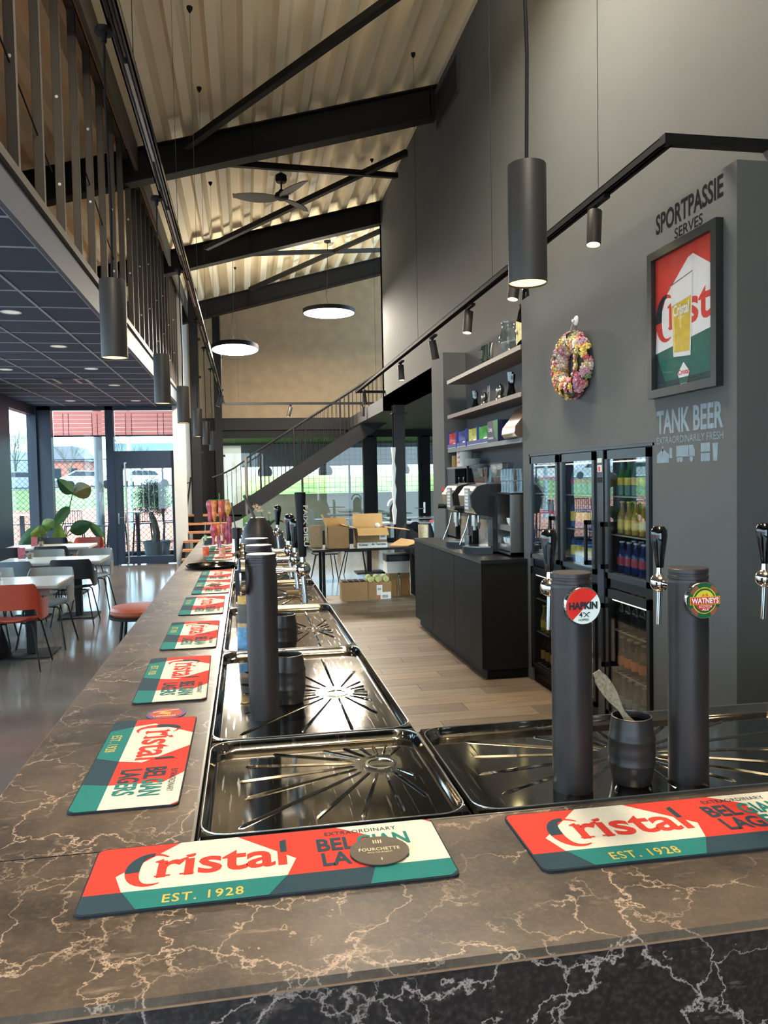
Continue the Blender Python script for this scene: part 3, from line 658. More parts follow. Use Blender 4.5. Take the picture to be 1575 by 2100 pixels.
pendant(.655,1.74,2.125,3.9,'big black cylinder pendant nearest the camera, on the right in front of the grey wall')
pendant(1.75,1.74,2.125,3.9,'black cylinder pendant added over the front counter for warm light, beyond the right picture edge')  # unseen pendant added for warm light on the front mats
pendant(-.44,1.25,2.12,3.25,'black cylinder pendant added over the bar corner for warm light, beyond the left picture edge')  # another out-of-view pendant, added to warm the bar corner
for i,(y,wh) in enumerate(((2.87,'nearest of the left row, in front of the dark tiled ceiling'),(4.48,'second in the left row above the bar mats'),(5.95,'third in the left row, in front of the pale wall end'),(7.73,'fourth in the left row'),(9.33,'fifth in the left row'),(11.07,'farthest of the left row, above the back of the bar'))):
    pendant(-.44,y,2.12,3.25,'black cylinder pendant lamp, '+wh)
def track(name,x,y0,y1,z,lab):
    t=thing('lighting_track',lab,'light track',(x,y0,z))
    m=MB(); L=y1-y0; m.box(-.026,0,.0,-.02,L,.045); m.box(.02,0,0,.026,L,.045); m.box(-.026,0,.039,.026,L,.045); m.box(-.004,0,.012,.004,L,.039); m.box(-.026,0,0,-.014,L,.006); m.box(.014,0,0,.026,L,.006); m.build('rail',m_black if name else m_rail,t)
    return t
m_rail=pm('rail_shiny',rgb(90,90,92),.18,metal=.9,var=.03)
def wires(t,pts,zb,cups=True):
    for x,y in pts:
        zt=zr(x); MB().cyl((x,y,zb),(x,y,zt),.0018,n=5).build('wire',m_black,t); MB().lathe([(.008,-.05),(.025,-.02),(.028,0)],(x,y,zt),n=10).build('wire_cone',m_black,t,True)
t=track(0,-.40,-1,16.2,3.25,'long shiny suspended rail above the bar carrying the left pendant lamps')
t.location=(0,0,0)
for c in t.children: c.location=(-.40,-1,3.25)
# bright steel strips standing in for light streaks reflected along the rail
for y0 in (1.6,3.1,4.7,6.3,8.1,9.7,11.6,13.4): MB().box(-.406,y0,3.247,-.394,y0+.9,3.250).build('reflected_streak',m_inox,t)
wires(t,[(-.385,3.2),(-.385,5.2),(-.385,7.35),(-.385,8.8),(-.385,11.5),(-.385,14.8)],3.29)
t=track(1,2.03,3.5,14.1,3.25,'black suspended light track along the tall grey wall'); 
for c in t.children: c.location=(2.03,3.5,3.25); 
t.location=(0,0,0)
B(2.0,3.474,3.25,4.2,3.526,3.295).build('rail',m_black,t)
MB().box(2.0,14.08,3.25,3.4,14.12,3.295).build('rail',m_black,t)
wires(t,[(2.03,4.25),(2.03,6.2),(2.03,9.0),(2.03,12.0)],3.29); MB().cyl((2.6,14.1,3.29),(2.6,14.1,zr(2.55)),.002,n=5).build('wire',m_black,t)
t=thing('lighting_track','black cross track running sideways at the back of the hall','light track'); B(-.37,16.2,3.25,4.2,16.25,3.295).build('rail',m_black,t)
wires(t,[(-.1,16.22)],3.29)
def spot(x,y,tilt,yaw,lab,on=True,r=.042,L=.185,z=3.25,e=None):
    t=thing('spotlight',lab,'spotlight',(x,y,z),0,'black cylinder track spotlights')
    m=MB(); m.box(-.018,-.11,-.022,.018,.11,0); m.build('adapter',m_black,t)
    m=MB(); m.cyl((0,.05,-.02),(0,.05,-.06),.014); m.build('swivel',m_black,t)
    q=Matrix.Rotation(yaw,3,'Z')@Matrix.Rotation(tilt,3,'Y'); d=q@Vector((0,0,-1)); c=Vector((0,.05,-.065))
    MB().lathe([(0,-.02),(r*.97,-.02),(r,-.016),(r,L-.004),(r*.96,L),(r*.9,L),(r*.9,L-.012)],c,d,26,cap=False).build('head',PW,t,True)
    MB().lathe([(r*.9,L-.006),(0,L-.006)],c,d,24,cap=False).build('lens',m_lamps if on else m_white,t)
    if on:
        o=spotl(c+d*(L+.01),14 if e is None else e,(1,.80,.52),70,(0,0,0),.5,.03,t); o.rotation_mode='QUATERNION'; o.rotation_quaternion=d.to_track_quat('-Z','Y')
m_lamps=pm('spot_lens',(1,.88,.45,1),.5,emit=7,var=0)
for a in ((2.03,4.25,.20,.9,'spotlight glowing left of the framed beer poster, nearest on the right track'),(2.04,5.62,.24,.6,'spotlight partly hidden behind the big pendant lamp'),(2.06,6.95,.2,.8,'spotlight shining in front of the top shelf')): spot(*a)
spot(2.08,8.45,-.2,.2,'dark switched-off looking spotlight, second of the three beyond the shelf',False)
spot(2.09,10.3,-.08,-1.,'spotlight in front of the far end of the tall grey wall, above the stair top')
spot(2.1,13.7,-.1,0,'spotlight at the far corner of the right track')
spot(2.45,16.2,.0,0,'spotlight low at the top of the steel column')
spot(.95,16.2,.3,0,'single spotlight on the middle of the cross track',z=3.25)
spot(-.38,14.0,.35,0,'spotlight under the far end of the left rail'); 
for (x,y,z,r,tl,lab) in ((1.75,15.9,5.05,.53,0,'larger looking round white ceiling lamp on the right'),(-.13,14.7,4.1,.43,-.10,'round white ceiling lamp on the left, lower one'),(1.1,5.2,5.7,.55,0,'added round white ceiling lamp above the bar, unseen over the top picture edge'),(.3,-.8,5.2,.55,0,'added round fill lamp behind the camera')):  # last two are added out of view to light deck and foreground
    t=thing('round_ceiling_lamp',lab,'ceiling lamp',(x,y,z)); t.rotation_euler=(tl,0,0)
    MB().lathe([(r*.97,0),(r,.0),(r,.08),(r*.97,.085),(0,.085)],n=48,cap=False).build('housing',m_black,t,True)
    MB().lathe([(r*.97,.006),(0,.004)],n=48,cap=False).build('diffuser',m_lampc,t,True)
    l=bpy.data.lights.new('lamp_light','AREA'); l.shape='DISK'; l.size=2*r*.95; l.energy=110*(2.6 if y>12 else (1.0 if y>2 else .35)); l.color=(1,.90,.74); lo=bpy.data.objects.new('lamp_light',l); COL.objects.link(lo); lo.parent=t; lo.location=(0,0,-.01)
    l2=l.copy(); l2.energy=75*(.35 if y>12 else 1.); lo=bpy.data.objects.new('added_uplight',l2); COL.objects.link(lo); lo.parent=t; lo.location=(0,0,.10); lo.rotation_euler=(PI,0,0)  # upward light added to brighten the roof deck
    zt=zr(x)-z; MB().tube([(0,0,.08),(-.05,.0,.35),(-.02,0,.7),(0,0,zt)],.005,6).build('cable',m_black,t); MB().lathe([(.05,-.04),(.07,-.03),(.07,0)],(0,0,zt),n=20).build('ceiling_cup',m_black,t,True)
    for a in (0,120,240): MB().cyl((r*.8*math.cos(R_(a)),r*.8*math.sin(R_(a)),.08),(0,0,.5),.0015,n=4).build('wire',m_black,t)
m_fan=pm('fan_blade',rgb(84,78,74),.5)
t=thing('ceiling_fan','black three-blade ceiling fan between the two nearest roof beams','ceiling fan',(.62,11.6,6.07))
b=MB(); b.box(-.16,-.16,zr(.62)-6.07-.04,.16,.16,zr(.62)-6.07); b.build('mount_plate',m_inox,t)
MB().lathe([(.0,.05),(.07,.06),(.085,.10),(.08,.16),(.02,.2)],(0,0,zr(.62)-6.32),n=24,cap=False).build('canopy',m_black,t,True)
b=MB(); b.cyl((0,0,-.18),(0,0,.0),.013); b.build('rod',m_black,t)
MB().lathe([(0,-.30),(.07,-.30),(.10,-.28),(.105,-.25),(.085,-.21),(.05,-.19),(.03,-.16),(0,-.16)],n=28,cap=False).build('motor',m_black,t,True)
for a in (165,45,285):
    def bl(u,v,a=a):
        rr=.08+u*.62; w_=.045+.075*math.sin(PI*min(1,u*1.05+.02))**.7*(1-.25*u); an=R_(a)+.18*u; x=(v-.5)*2*w_
        return (rr*math.cos(an)-x*math.sin(an),rr*math.sin(an)+x*math.cos(an),-.27+x*.25+.02*u)
    MB().grid(bl,14,4,.010).build('blade',m_fan,t,True)
# ================= FRIDGES =================
m_ff=pm('fridge_frame',rgb(72,78,84),.3,metal=.5,var=.04); m_fb=pm('fridge_body',rgb(20,22,24),.45,var=.04); m_fin=pm('fridge_lining',rgb(120,118,104),.5)
m_wire=pm('shelf_wire',rgb(190,190,180),.35,metal=.6)
def glassy(name,c,rough=.05,alpha=.55):
    m=bpy.data.materials.new(name); m.use_nodes=True;n=m.node_tree.nodes;l=m.node_tree.links;b=n['Principled BSDF']; o=n['Material Output']
    b.inputs['Base Color'].default_value=c; b.inputs['Roughness'].default_value=rough; b.inputs['Coat Weight'].default_value=.4
    t=n.new('ShaderNodeBsdfTransparent'); t.inputs[0].default_value=tuple(min(1,x*1.6+.15) for x in c[:3])+(1,); x=n.new('ShaderNodeMixShader'); x.inputs[0].default_value=alpha
    l.new(t.outputs[0],x.inputs[1]); l.new(b.outputs[0],x.inputs[2]); l.new(x.outputs[0],o.inputs[0]); return m
bot={}
def col(name,c,rough=.35,**k):
    if name not in bot: bot[name]=pm(name,c,rough,**k)
    return bot[name]
def bottle_mb(r=.03,h=.23,neck=.011,sh=.62):
    return [(r*.8,0),(r,.004),(r,h*sh),(r*.85,h*(sh+.07)),(neck*1.3,h*(sh+.17)),(neck,h*.93),(neck*1.25,h*.94),(neck*1.25,h*.985)]
protos={}
def bottle(kind,loc,lab,grp,rz=0.):
    if kind in protos:
        o=dup(protos[kind],loc,rz,lab,grp); return o
    K={'cola':(.03,.24,.012,.5,(34,16,12),(214,40,36),(230,230,230),.42,.60),'brown':(.031,.24,.012,.58,(60,34,18),(196,160,80),(180,150,60),.15,.45),'clear':(.028,.22,.012,.55,(150,190,200),(210,60,110),(220,220,225),.35,.5),
       'green':(.029,.23,.012,.55,(30,120,60),(230,190,50),(240,180,70),.3,.5),'yellow':(.03,.21,.012,.55,(190,160,70),(220,190,70),(220,190,80),.15,.45),'blue':(.032,.2,.013,.6,(40,60,120),(180,60,80),(210,210,225),.25,.5),
       'dark':(.037,.225,.014,.55,(44,38,26),(30,34,34),(150,130,70),.12,.5),'water':(.03,.22,.012,.55,(120,150,150),(150,180,190),(190,200,200),.2,.45),'hoeg':(.036,.22,.013,.55,(66,36,20),(222,120,60),(190,170,120),.18,.45)}[kind]
    r,h,nk,sh,cg,cl_,cc,l0,l1=K
    t=thing('bottle',lab,'bottle',loc,rz,grp)
    MB().lathe(bottle_mb(r,h,nk,sh),n=14).build('glass_body',glassy('glass_'+kind,rgb(*cg)),t,True)
    MB().lathe([(r*1.02,h*l0),(r*1.02,h*l1)],n=14,cap=False).build('paper_label',col('lab_'+kind,rgb(*cl_)),t,True)
    MB().lathe([(nk*1.35,h*.95),(nk*1.35,h),(0,h)],n=12,cap=False).build('bottle_cap',col('cap_'+kind,rgb(*cc),.3),t,True)
    protos[kind]=t; return t
def can(kind,loc,lab,grp):
    k='can_'+kind
    if k in protos: return dup(protos[k],loc,0,lab,grp)
    c1,c2=((26,60,120),(224,200,70)) if kind=='by' else ((40,50,110),(170,50,70))
    t=thing('drink_can',lab,'can',loc,0,grp); r=.033
    MB().lathe([(r*.8,0),(r,.008),(r,.15),(r*.8,.162)],n=16).build('can_body',col(k+'a',rgb(*c1),.3,metal=.4),t,True)
    MB().lathe([(r*1.01,.05),(r*1.01,.12)],n=16,cap=False).build('printed_band',col(k+'b',rgb(*c2),.35),t,True)
    MB().lathe([(r*.8,.162),(r*.78,.16),(0,.16)],n=16,cap=False).build('lid',m_inox,t,True)
    protos[k]=t; return t
X0=A_+.02
def fridge(y0,y1,hy,lab,up,low,place):
    # y0<y1 ; hy: handle y
    t=thing('bottle_fridge',lab,'fridge',(A_,y0,.0)); W=y1-y0; D=BX-A_-.005+.02
    c=MB(); c.box(.02,0,.05,D,.02,1.84); c.box(.02,W-.02,.05,D,W,1.84); c.box(D-.015,0,.05,D,W,1.84); c.box(.02,0,1.80,D,W,1.84); c.box(.02,0,.05,D,W,.12); c.box(.02,0,.955,D,W,1.015)
    c.build('cabinet',m_fb,t)
    c=MB(); c.box(D-.017,.02,1.015,D-.015,W-.02,1.80); c.box(D-.017,.02,.12,D-.015,W-.02,.955); c.build('lining',m_fin,t)
    B(.02,0,0,D,W,.05).build('plinth',m_black,t)
    for k,(z0,z1) in enumerate(((1.02,1.835),(.125,.95))):
        d=MB(); f=.035
        d.box(-.012,.012,z0,.018,.012+f,z1); d.box(-.012,W-.012-f,z0,.018,W-.012,z1); d.box(-.012,.012,z1-f-.02,.018,W-.012,z1); d.box(-.012,.012,z0,.018,W-.012,z0+f)
        dd=d.build('fridge_door',m_ff if k==0 else m_fb,t)
        B(-.002,.012+f,z0+f,.002,W-.012-f,z1-f-.02).build('door_pane',m_glass_f,dd)
        h=MB(); hz0=(1.08,.45)[k]; hz1=(1.38,.86)[k]; h.box(-.055,hy-y0-.013,hz0,-.04,hy-y0+.013,hz1)
        for z in (hz0,hz1-.03): h.box(-.055,hy-y0-.013,z,-.012,hy-y0+.013,z+.03)
        h.build('handle',m_black,dd)
        n=3 if k==0 else 3; zs=[z0+.03+ (z1-z0-.06)*i/n for i in range(n)]
        if place: zs=place[k]
        for z in zs:
            sh=MB(); sh.box(.03,.022,z-.008,.036,W-.022,z); sh.box(D-.03,.022,z-.008,D-.024,W-.022,z)
            for q in range(9): yy=.03+(W-.06)*q/8; sh.box(.03,yy-.0015,z-.005,D-.024,yy+.0015,z-.001)
            sh.build('shelf',m_wire,t)
        led=MB(); led.box(.026,.03,z1-.075,.034,W-.03,z1-.068); led.build('led_strip',m_led,t)
        cont=(up,low)[k]
        for zi,(z,it) in enumerate(zip(zs,cont)):
            if not it: continue
            kind,isc,desc=it; n_=int((W-.08)/.074)
            for q in range(n_):
                for dx in (.085,.165):
                    L_=(A_+dx,y0+.055+q*(W-.11)/(n_-1),z+.0005)
                    ordn=('first','second','third','fourth','fifth','sixth','seventh','eighth','ninth')[n_-1-q]
                    (can if isc else bottle)(kind,L_,('%s, front row, %s from the right'%(desc,ordn)) if dx<.1 else desc+', hidden back row',desc)
    return t
m_glass_f=pane('fridge_glass',(.90,.93,.93,1),1.85)
m_led=pm('fridge_led',(1,.97,.9,1),.5,emit=1.6,var=0)
Zu=[1.055,1.30,1.545]; Zl=[.16,.42,.69]
fridge(5.455,6.045,5.52,'left glass-door bottle fridge built into the wall, closest to the coffee machines',[None,('clear',0,'soft drink bottle, middle shelf, left fridge'),('cola',0,'red-labelled cola bottle, top shelf, left fridge')],[('brown',0,'brown beer bottle, bottom, left fridge'),('yellow',0,'pale bottle, lower middle shelf, left fridge'),('brown',0,'brown beer bottle, lower door top shelf, left fridge')],(Zu,Zl))
fridge(4.835,5.425,4.90,'middle glass-door bottle fridge, left of the grey strip with stickers',[('by',1,'blue-yellow can, upper door bottom, middle fridge'),('by',1,'blue-yellow can, middle shelf, middle fridge'),('clear',0,'pink-labelled clear bottle, top shelf, middle fridge')],[('water',0,'pale bottle, bottom, middle fridge'),('brown',0,'brown bottle, lower middle shelf, middle fridge'),('yellow',0,'yellowish bottle, lower door top shelf, middle fridge')],(Zu,Zl))
fridge(4.12,4.70,4.655,'right glass-door bottle fridge, beside the beer poster wall end',[('blue',0,'blue bottle, upper door bottom, right fridge'),('yellow',0,'yellow juice bottle, middle shelf, right fridge'),('green',0,'green bottle, top shelf, right fridge')],[('water',0,'clear bottle, bottom, right fridge'),('hoeg',0,'orange-labelled brown bottle, lower middle, right fridge'),('dark',0,'dark bottle, lower door top shelf, right fridge')],(Zu,Zl))
t=thing('filler_strip','narrow grey strip with small stickers between the middle and right fridges','panel',(A_,4.70,0)); B(0,.035,.05,.02,.13,1.84).build('strip',m_ff,t)
for z,h_,mm in ((1.76,.03,m_paper),(1.70,.045,m_paper),(1.63,.035,m_black)): B(-.002,.05,z,0,.115,z+h_).build('sticker',mm,t)
B(-.003,.07,1.705,-.002,.1,1.735).build('sticker',bm[1],t)
tag(B(A_,4.09,1.842,A_+.02,6.08,FZ1-.001).build('fridge_top_trim',m_ff),'thin grey trim above the three fridges','trim')
for y0,y1 in ((5.427,5.453),): tag(B(A_+.0,y0,.05,A_+.02,y1,1.84).build('fridge_gap_strip',m_black),'narrow black gap strip between the left and middle fridges','trim')
# ================= POSTER AND WALL PRINT =================
def wf(y,z,k=0.): return (A_-.001-k,y,z)
t=thing('framed_poster','framed red, white and green poster of a beer glass on the grey wall','poster',(A_,0,0)); 
PY0,PY1,PZ0,PZ1=3.44,4.09,2.10,2.90
f=MB()
for a in ((PY0,PZ0,PY1,PZ0+.045),(PY0,PZ1-.045,PY1,PZ1),(PY0,PZ0+.045,PY0+.045,PZ1-.045),(PY1-.045,PZ0+.045,PY1,PZ1-.045)): f.box(-.04,a[0],a[1],0,a[2],a[3])
f.build('frame',pm('poster_frame',rgb(34,38,38),.35),t)
B(-.012,PY0+.045,PZ0+.045,-.002,PY1-.045,PZ1-.045).build('backing',m_paper,t)
iw=PY1-PY0-.09; ih=PZ1-PZ0-.09
def pf(u,v,k=0.): return (-.0125-.0004*k,PY1-.045-u*iw,PZ0+.045+v*ih)
mb=MB()
def P(p,mi,k=0): mb.add([pf(u,v,k) for u,v in p],[tuple(range(len(p)))],mi)
P([(0,0),(1,0),(1,1),(0,1)],2)
P([(0,.28),(1,.36),(1,1),(0,1)],0,1); P([(0,.28),(1,.36),(1,.76),(.66,.92),(.58,.91),(.20,.70),(.02,.45)],1,2)
P([(0,.28),(.0,.05),(.17,.05),(.02,.28)],3,2); P([(0,0),(1,0),(1,.055),(0,.05)],3,2)
cm=MB(); cris(cm,lambda u,v,k:pf(.0+u*1.25,.36+v*.36,3+k),0,3)
# keep the word inside the poster
def clipadd(src):
    for f_,mi in zip(src.f,src.m):
        if all((PY1-.045-src.v[i][1])/iw<1.0 for i in f_): mb.add([src.v[i] for i in f_],[tuple(range(len(f_)))],mi)
clipadd(cm)
P([(.33,.22),(.62,.20),(.66,.80),(.28,.76)],1,6); P([(.345,.25),(.60,.235),(.635,.63),(.295,.60)],4,7); P([(.33,.27),(.37,.27),(.345,.58),(.31,.58)],5,8); P([(.44,.42),(.47,.42),(.47,.54),(.44,.54)],5,8)
P([(.295,.60),(.635,.63),(.655,.79),(.285,.75)],1,8); P([(.28,.755),(.66,.795),(.661,.80),(.279,.760)],3,9)
txt(mb,'Cristal',pf(.33,.515,10),(0,-1,0),(0,0,1),iw*.27,ih*.085,1,.03)
txt(mb,'BEER',pf(.42,.49,10),(0,-1,0),(0,0,1),iw*.1,ih*.014,1,.0)
P([(.40,.09),(.45,.005),(.55,.005),(.60,.09),(.50,.165)],1,4); txt(mb,'Cristal',pf(.41,.075,5),(0,-1,0),(0,0,1),iw*.18,ih*.038,0,.03); P([(.42,.055),(.45,.01),(.55,.01),(.58,.055)],2,5)
txt(mb,'EXTRAORDINARY',pf(.05,.014,5),(0,-1,0),(0,0,1),iw*.32,ih*.022,2,.01); txt(mb,'BELGIAN LAGERS',pf(.62,.02,5),(0,-1,0),(0,0,1),iw*.34,ih*.024,2,.01)
c_p=[pm('poster_red',rgb(206,52,38),.5,var=.02),pm('poster_white',rgb(226,226,224),.5,var=.02),pm('poster_green',rgb(0,92,76),.5,var=.03),pm('poster_dark',rgb(20,34,40),.5),pm('poster_beer',rgb(208,178,50),.4),pm('poster_beer_light',rgb(226,204,110),.4)]
mb.build('print',c_p,t)
B(-.018,PY0+.045,PZ0+.045,-.0175,PY1-.045,PZ1-.045).build('glazing',pane('poster_glazing',(.98,.98,.98,1),1.25),t)
m_ink=pm('wall_lettering_dark',rgb(12,14,16),.8,spec=.1); m_inkb=pm('wall_lettering_blue',rgb(122,140,150),.6)
def wtext(name,lab,items,mat):
    mb=MB(); 
    for s,y,z,w_,h_,b_ in items: txt(mb,s,wf(y,z,.0),(0,-1,0),(0,0,1),w_,h_,0,b_)
    return tag(mb.build(name,mat),lab,'lettering')
wtext('wall_lettering','dark painted words SPORTPASSIE SERVES above the framed poster',[('SPORTPASSIE',4.06,3.0,.62,.11,.025),('SERVES',3.87,2.925,.26,.055,.01)],m_ink)
mb=MB(); txt(mb,'TANK BEER',wf(4.06,1.90),(0,-1,0),(0,0,1),.62,.13,0,.028); txt(mb,'EXTRAORDINARILY FRESH',wf(4.06,1.845),(0,-1,0),(0,0,1),.62,.038,0,.0)
def Q(p,y,z,s): mb.add([wf(y-a*s,z+b*s) for a,b in p],[tuple(range(len(p)))],0)
z=1.74; s=.08
Q([(0,0),(1.6,0),(1.6,.55),(.8,1.0),(0,.55)],4.06,z,s); Q([(1.65,.3),(2.0,.3),(2.0,1.0),(1.65,1.0)],4.06,z,s); Q([(.7,.8),(.85,.8),(.85,1.15),(.7,1.15)],4.06,z,s)
Q([(0,.35),(1.5,.35),(1.5,1.1),(0,1.1)],3.86,z,s); Q([(1.55,.35),(2.2,.35),(2.2,.8),(2.0,1.1),(1.55,1.1)],3.86,z,s)
for a in (.25,.6,1.8): Q(circ(a,.2,.2,12),3.86,z,s)
Q([(0,0),(1.0,0),(1.0,.5),(0,.5)],3.63,z,s);Q([(0,.6),(1.0,.6),(1.0,1.15),(0,1.15)],3.63,z,s); Q([(1.35,0),(1.75,0),(1.85,1.1),(1.25,1.1)],3.63,z,s)
tag(mb.build('wall_lettering',m_inkb),'pale blue words TANK BEER EXTRAORDINARILY FRESH with brewery, truck, tank and glass symbols','lettering')
# ================= WREATH =================
t=thing('flower_wreath','oval-looking wreath of pink, white and yellow flowers hanging on the grey wall','wreath',(A_,5.11,2.44))
MB().tube([(-.045,.22*.72*math.cos(a)*1.2,.19*math.sin(a)) for a in [2*PI*i/24 for i in range(24)]],.04,8,closed=True).build('straw_ring',pm('wreath_moss',rgb(70,76,50),.9,var=.3),t,True)
fc=[pm('flower_%d'%i,rgb(*c),.7,var=.15,scale=60) for i,c in enumerate([(224,168,178),(214,128,142),(236,226,206),(232,204,110),(226,160,60),(180,150,176),(150,160,110),(200,96,110)])]
def flower(k):
    f=MB(); n=6
    for ring,(rr,tl) in enumerate(((1.,.25),(.62,.7))):
        for i in range(n):
            a=2*PI*(i+ring*.5)/n; c,s_=math.cos(a),math.sin(a)
            pt=lambda q,w_,h:(-h,q*c-w_*s_,q*s_+w_*c)
            f.add([pt(0,0,0),pt(rr*.55,-.34*rr,tl*.3),pt(rr,-.2*rr,tl*.55),pt(rr,.2*rr,tl*.55),pt(rr*.55,.34*rr,tl*.3)],[(0,1,2,3,4)])
    f.sph((-.35,0,0),.3,8,5); f.v=[(x*.026,y*.026,z*.026) for x,y,z in f.v]; return f
fmesh=[flower(0).build('flower',m,None) for m in fc]; fmesh[0].parent=t
first=[True]*8
def putf(k,x,y,z,s,rot):
    if first[k]: o=fmesh[k]; first[k]=False
    else: o=fmesh[k].copy(); COL.objects.link(o)
    o.parent=t; o.location=(x,y,z); o.scale=(s,s,s); o.rotation_euler=rot
for i in range(298):
    a=random.uniform(0,2*PI); b=random.uniform(-2.1,2.1); rr=.056
    cy,cz=.20*math.cos(a),.165*math.sin(a); R2=rr*math.sin(b); x=-.045-rr*math.cos(b)*.85
    k=random.choice([0,0,0,1,2,2,2,3,3,4,5,6,7]) if i>7 else i
    putf(k,x,cy*(1+R2/.185),cz*(1+R2/.165),random.uniform(.85,1.45),Vector((-1,0,0)).rotation_difference(Vector((-math.cos(b),math.sin(b)*math.cos(a),math.sin(b)*math.sin(a)))).to_euler())
t=thing('suction_hook','small clear suction cup hook above the flower wreath','hook',(A_,5.13,2.75)); MB().lathe([(.035,.0),(.03,.008),(.012,.014),(.01,.03),(0,.03)],(0,0,0),(-1,0,0),20,cap=False).build('cup',m_white,t,True)
MB().tube([(-.022,.0,-.0),(-.03,.02,-.05),(-.04,.07,-.13)],.0015,5).build('string',m_paper,t)
# ================= SHELVES =================
m_shelf=pm('shelf_board',rgb(120,106,98),.5,var=.06,scale=5); m_shelfl=pm('shelf_board_grey',rgb(120,124,128),.5)
for z,mm,lb in ((2.735,m_shelf,'top brown wall shelf with green lettering and vases'),(2.345,m_shelf,'middle brown wall shelf with black and silver ornaments'),(1.965,m_shelfl,'lower grey wall shelf with snack boxes')):
    tag(B(A_-.01,6.217,z,BX-.001,8.62,z+.04).build('wall_shelf',mm),lb,'shelf')
B(A_,8.6,1.957,A_,8.6,1.957)
sx=A_+.06
def hourglass(y,z,h,r,mat,lab,grp):
    t=thing('ornament',lab,'ornament',(sx+.05,y,z),0,grp)
    for k,dy in ((0,-.022),(1,.022)):
        hh=h*(1 if k else .9); MB().add([],[]).lathe([(r*.9,0),(r*.95,hh*.15),(r*.45,hh*.5),(r*.7,hh*.8),(r*.8,hh)],(0,dy,0),n=8).build('figure',mat,t,True)
    return t
hourglass(7.914,2.386,.20,.034,m_blackg,'smaller black twin figurine, left on the middle shelf','black twin figurines'); hourglass(6.79,2.386,.24,.040,m_blackg,'larger black twin figurine, right on the middle shelf','black twin figurines')
for y,s_,lb in ((7.58,1.15,'silver head-like ornament beside the left black figurine'),(7.09,1.3,'silver head-like ornament beside the right black figurine')):
    t=thing('ornament',lb,'ornament',(sx+.04,y,2.386),0,'silver head ornaments'); MB().lathe([(.03*s_,0),(.026*s_,.03*s_),(.036*s_,.032*s_),(.03*s_,.045*s_)],n=12).build('foot',m_inox,t,True)
    MB().grid(lambda u,v:(.03*s_*math.cos(2*PI*u)*math.sin(PI*(v*.9+.1))**.7,.03*s_*math.sin(2*PI*u)*math.sin(PI*(v*.9+.1))**.7-.02*v*s_,.045*s_+.085*s_*v),14,8).build('head',m_inox,t,True)
t=thing('ornament','white wire rabbit-ear outline figure in the middle of the middle shelf','ornament',(sx+.03,7.40,2.386))
MB().tube([(0,.03,0),(0,.012,.05),(0,.02,.09),(0,.035,.15),(0,.028,.19),(0,.01,.14),(0,-.005,.13),(0,-.025,.19),(0,-.034,.15),(0,-.02,.09),(0,-.012,.05),(0,-.03,0)],.003,6).build('wire_outline',m_white,t)
# snack boxes
m_bb=pm('snack_box_blue',rgb(52,66,140),.5); 
for i,(y,c,lb) in enumerate(((8.35,(214,50,56),'leftmost blue snack box with red bags'),(7.96,(60,70,150),'second blue snack box with blue bags'),(7.56,(212,206,90),'third blue snack box with yellow bags'),(7.16,(70,170,60),'fourth blue snack box with green bags'))):
    t=thing('snack_box',lb+' on the lower shelf','snack box',(A_+.01,y,2.006),0,'open snack boxes')
    b=MB(); b.box(0,0,0,.22,.005,.19); b.box(0,.355,0,.22,.36,.19); b.box(.215,0,0,.22,.36,.19); b.box(0,0,0,.22,.36,.004); b.box(0,.005,0,.005,.355,.05); b.build('carton',[m_bb],t)
    mc=pm('snack_bag_%d'%i,rgb(*c),.25,var=.35,scale=40)
    for k in range(3):
        MB().grid(lambda u,v,k=k:(.02+.05*k+.03*math.sin(PI*u)*math.sin(PI*v),.02+.32*u,.01+.165*v),8,6,.003).build('snack_bag',mc,t,True)
    B(-.001,.005,.006,0,.355,.012).build('stripe',m_white,t)
t.location.y=7.2
t=thing('snack_box','dark blue closed snack carton with green patch on the lower shelf','snack box',(A_+.0,6.88,2.006)); B(.005,0,0,.24,.30,.2).build('carton',pm('snack_navy',rgb(22,28,70),.5),t)
mb=MB(); txt(mb,'Croky',(.004,.28,.09),(0,-1,0),(0,0,1),.12,.05,0,.03); txt(mb,'DE GRADOOS',(.004,.285,.03),(0,-1,0),(0,0,1),.15,.02,0,.02); mb.add([(.0045,.14,.2),(.0045,0,.2),(.0045,0,0),(.0045,.1,.06),(.0045,.12,.12)],[(0,1,2,3,4)],1); mb.build('carton_print',[m_white,pm('leaf_green',rgb(40,110,50),.5)],t)
# towel dispenser
t=thing('towel_dispenser','brown curved paper towel dispenser at the right end of the lower shelf','dispenser',(A_-.03,6.25,2.006))
prof=[(0.0,0),(.28,0),(.28,.30),(.20,.31),(.10,.26),(.03,.16),(-.02,.10),(-.03,.04)]
MB().ext(prof,(0,0,0),(1,0,0),(0,0,1),(0,.33,0)).build('cover',pm('dispenser_brown',rgb(92,76,66),.3,var=.1,coat=.3),t,True); B(-.01,.02,-.0,.2,.31,.03).build('outlet',m_black,t)
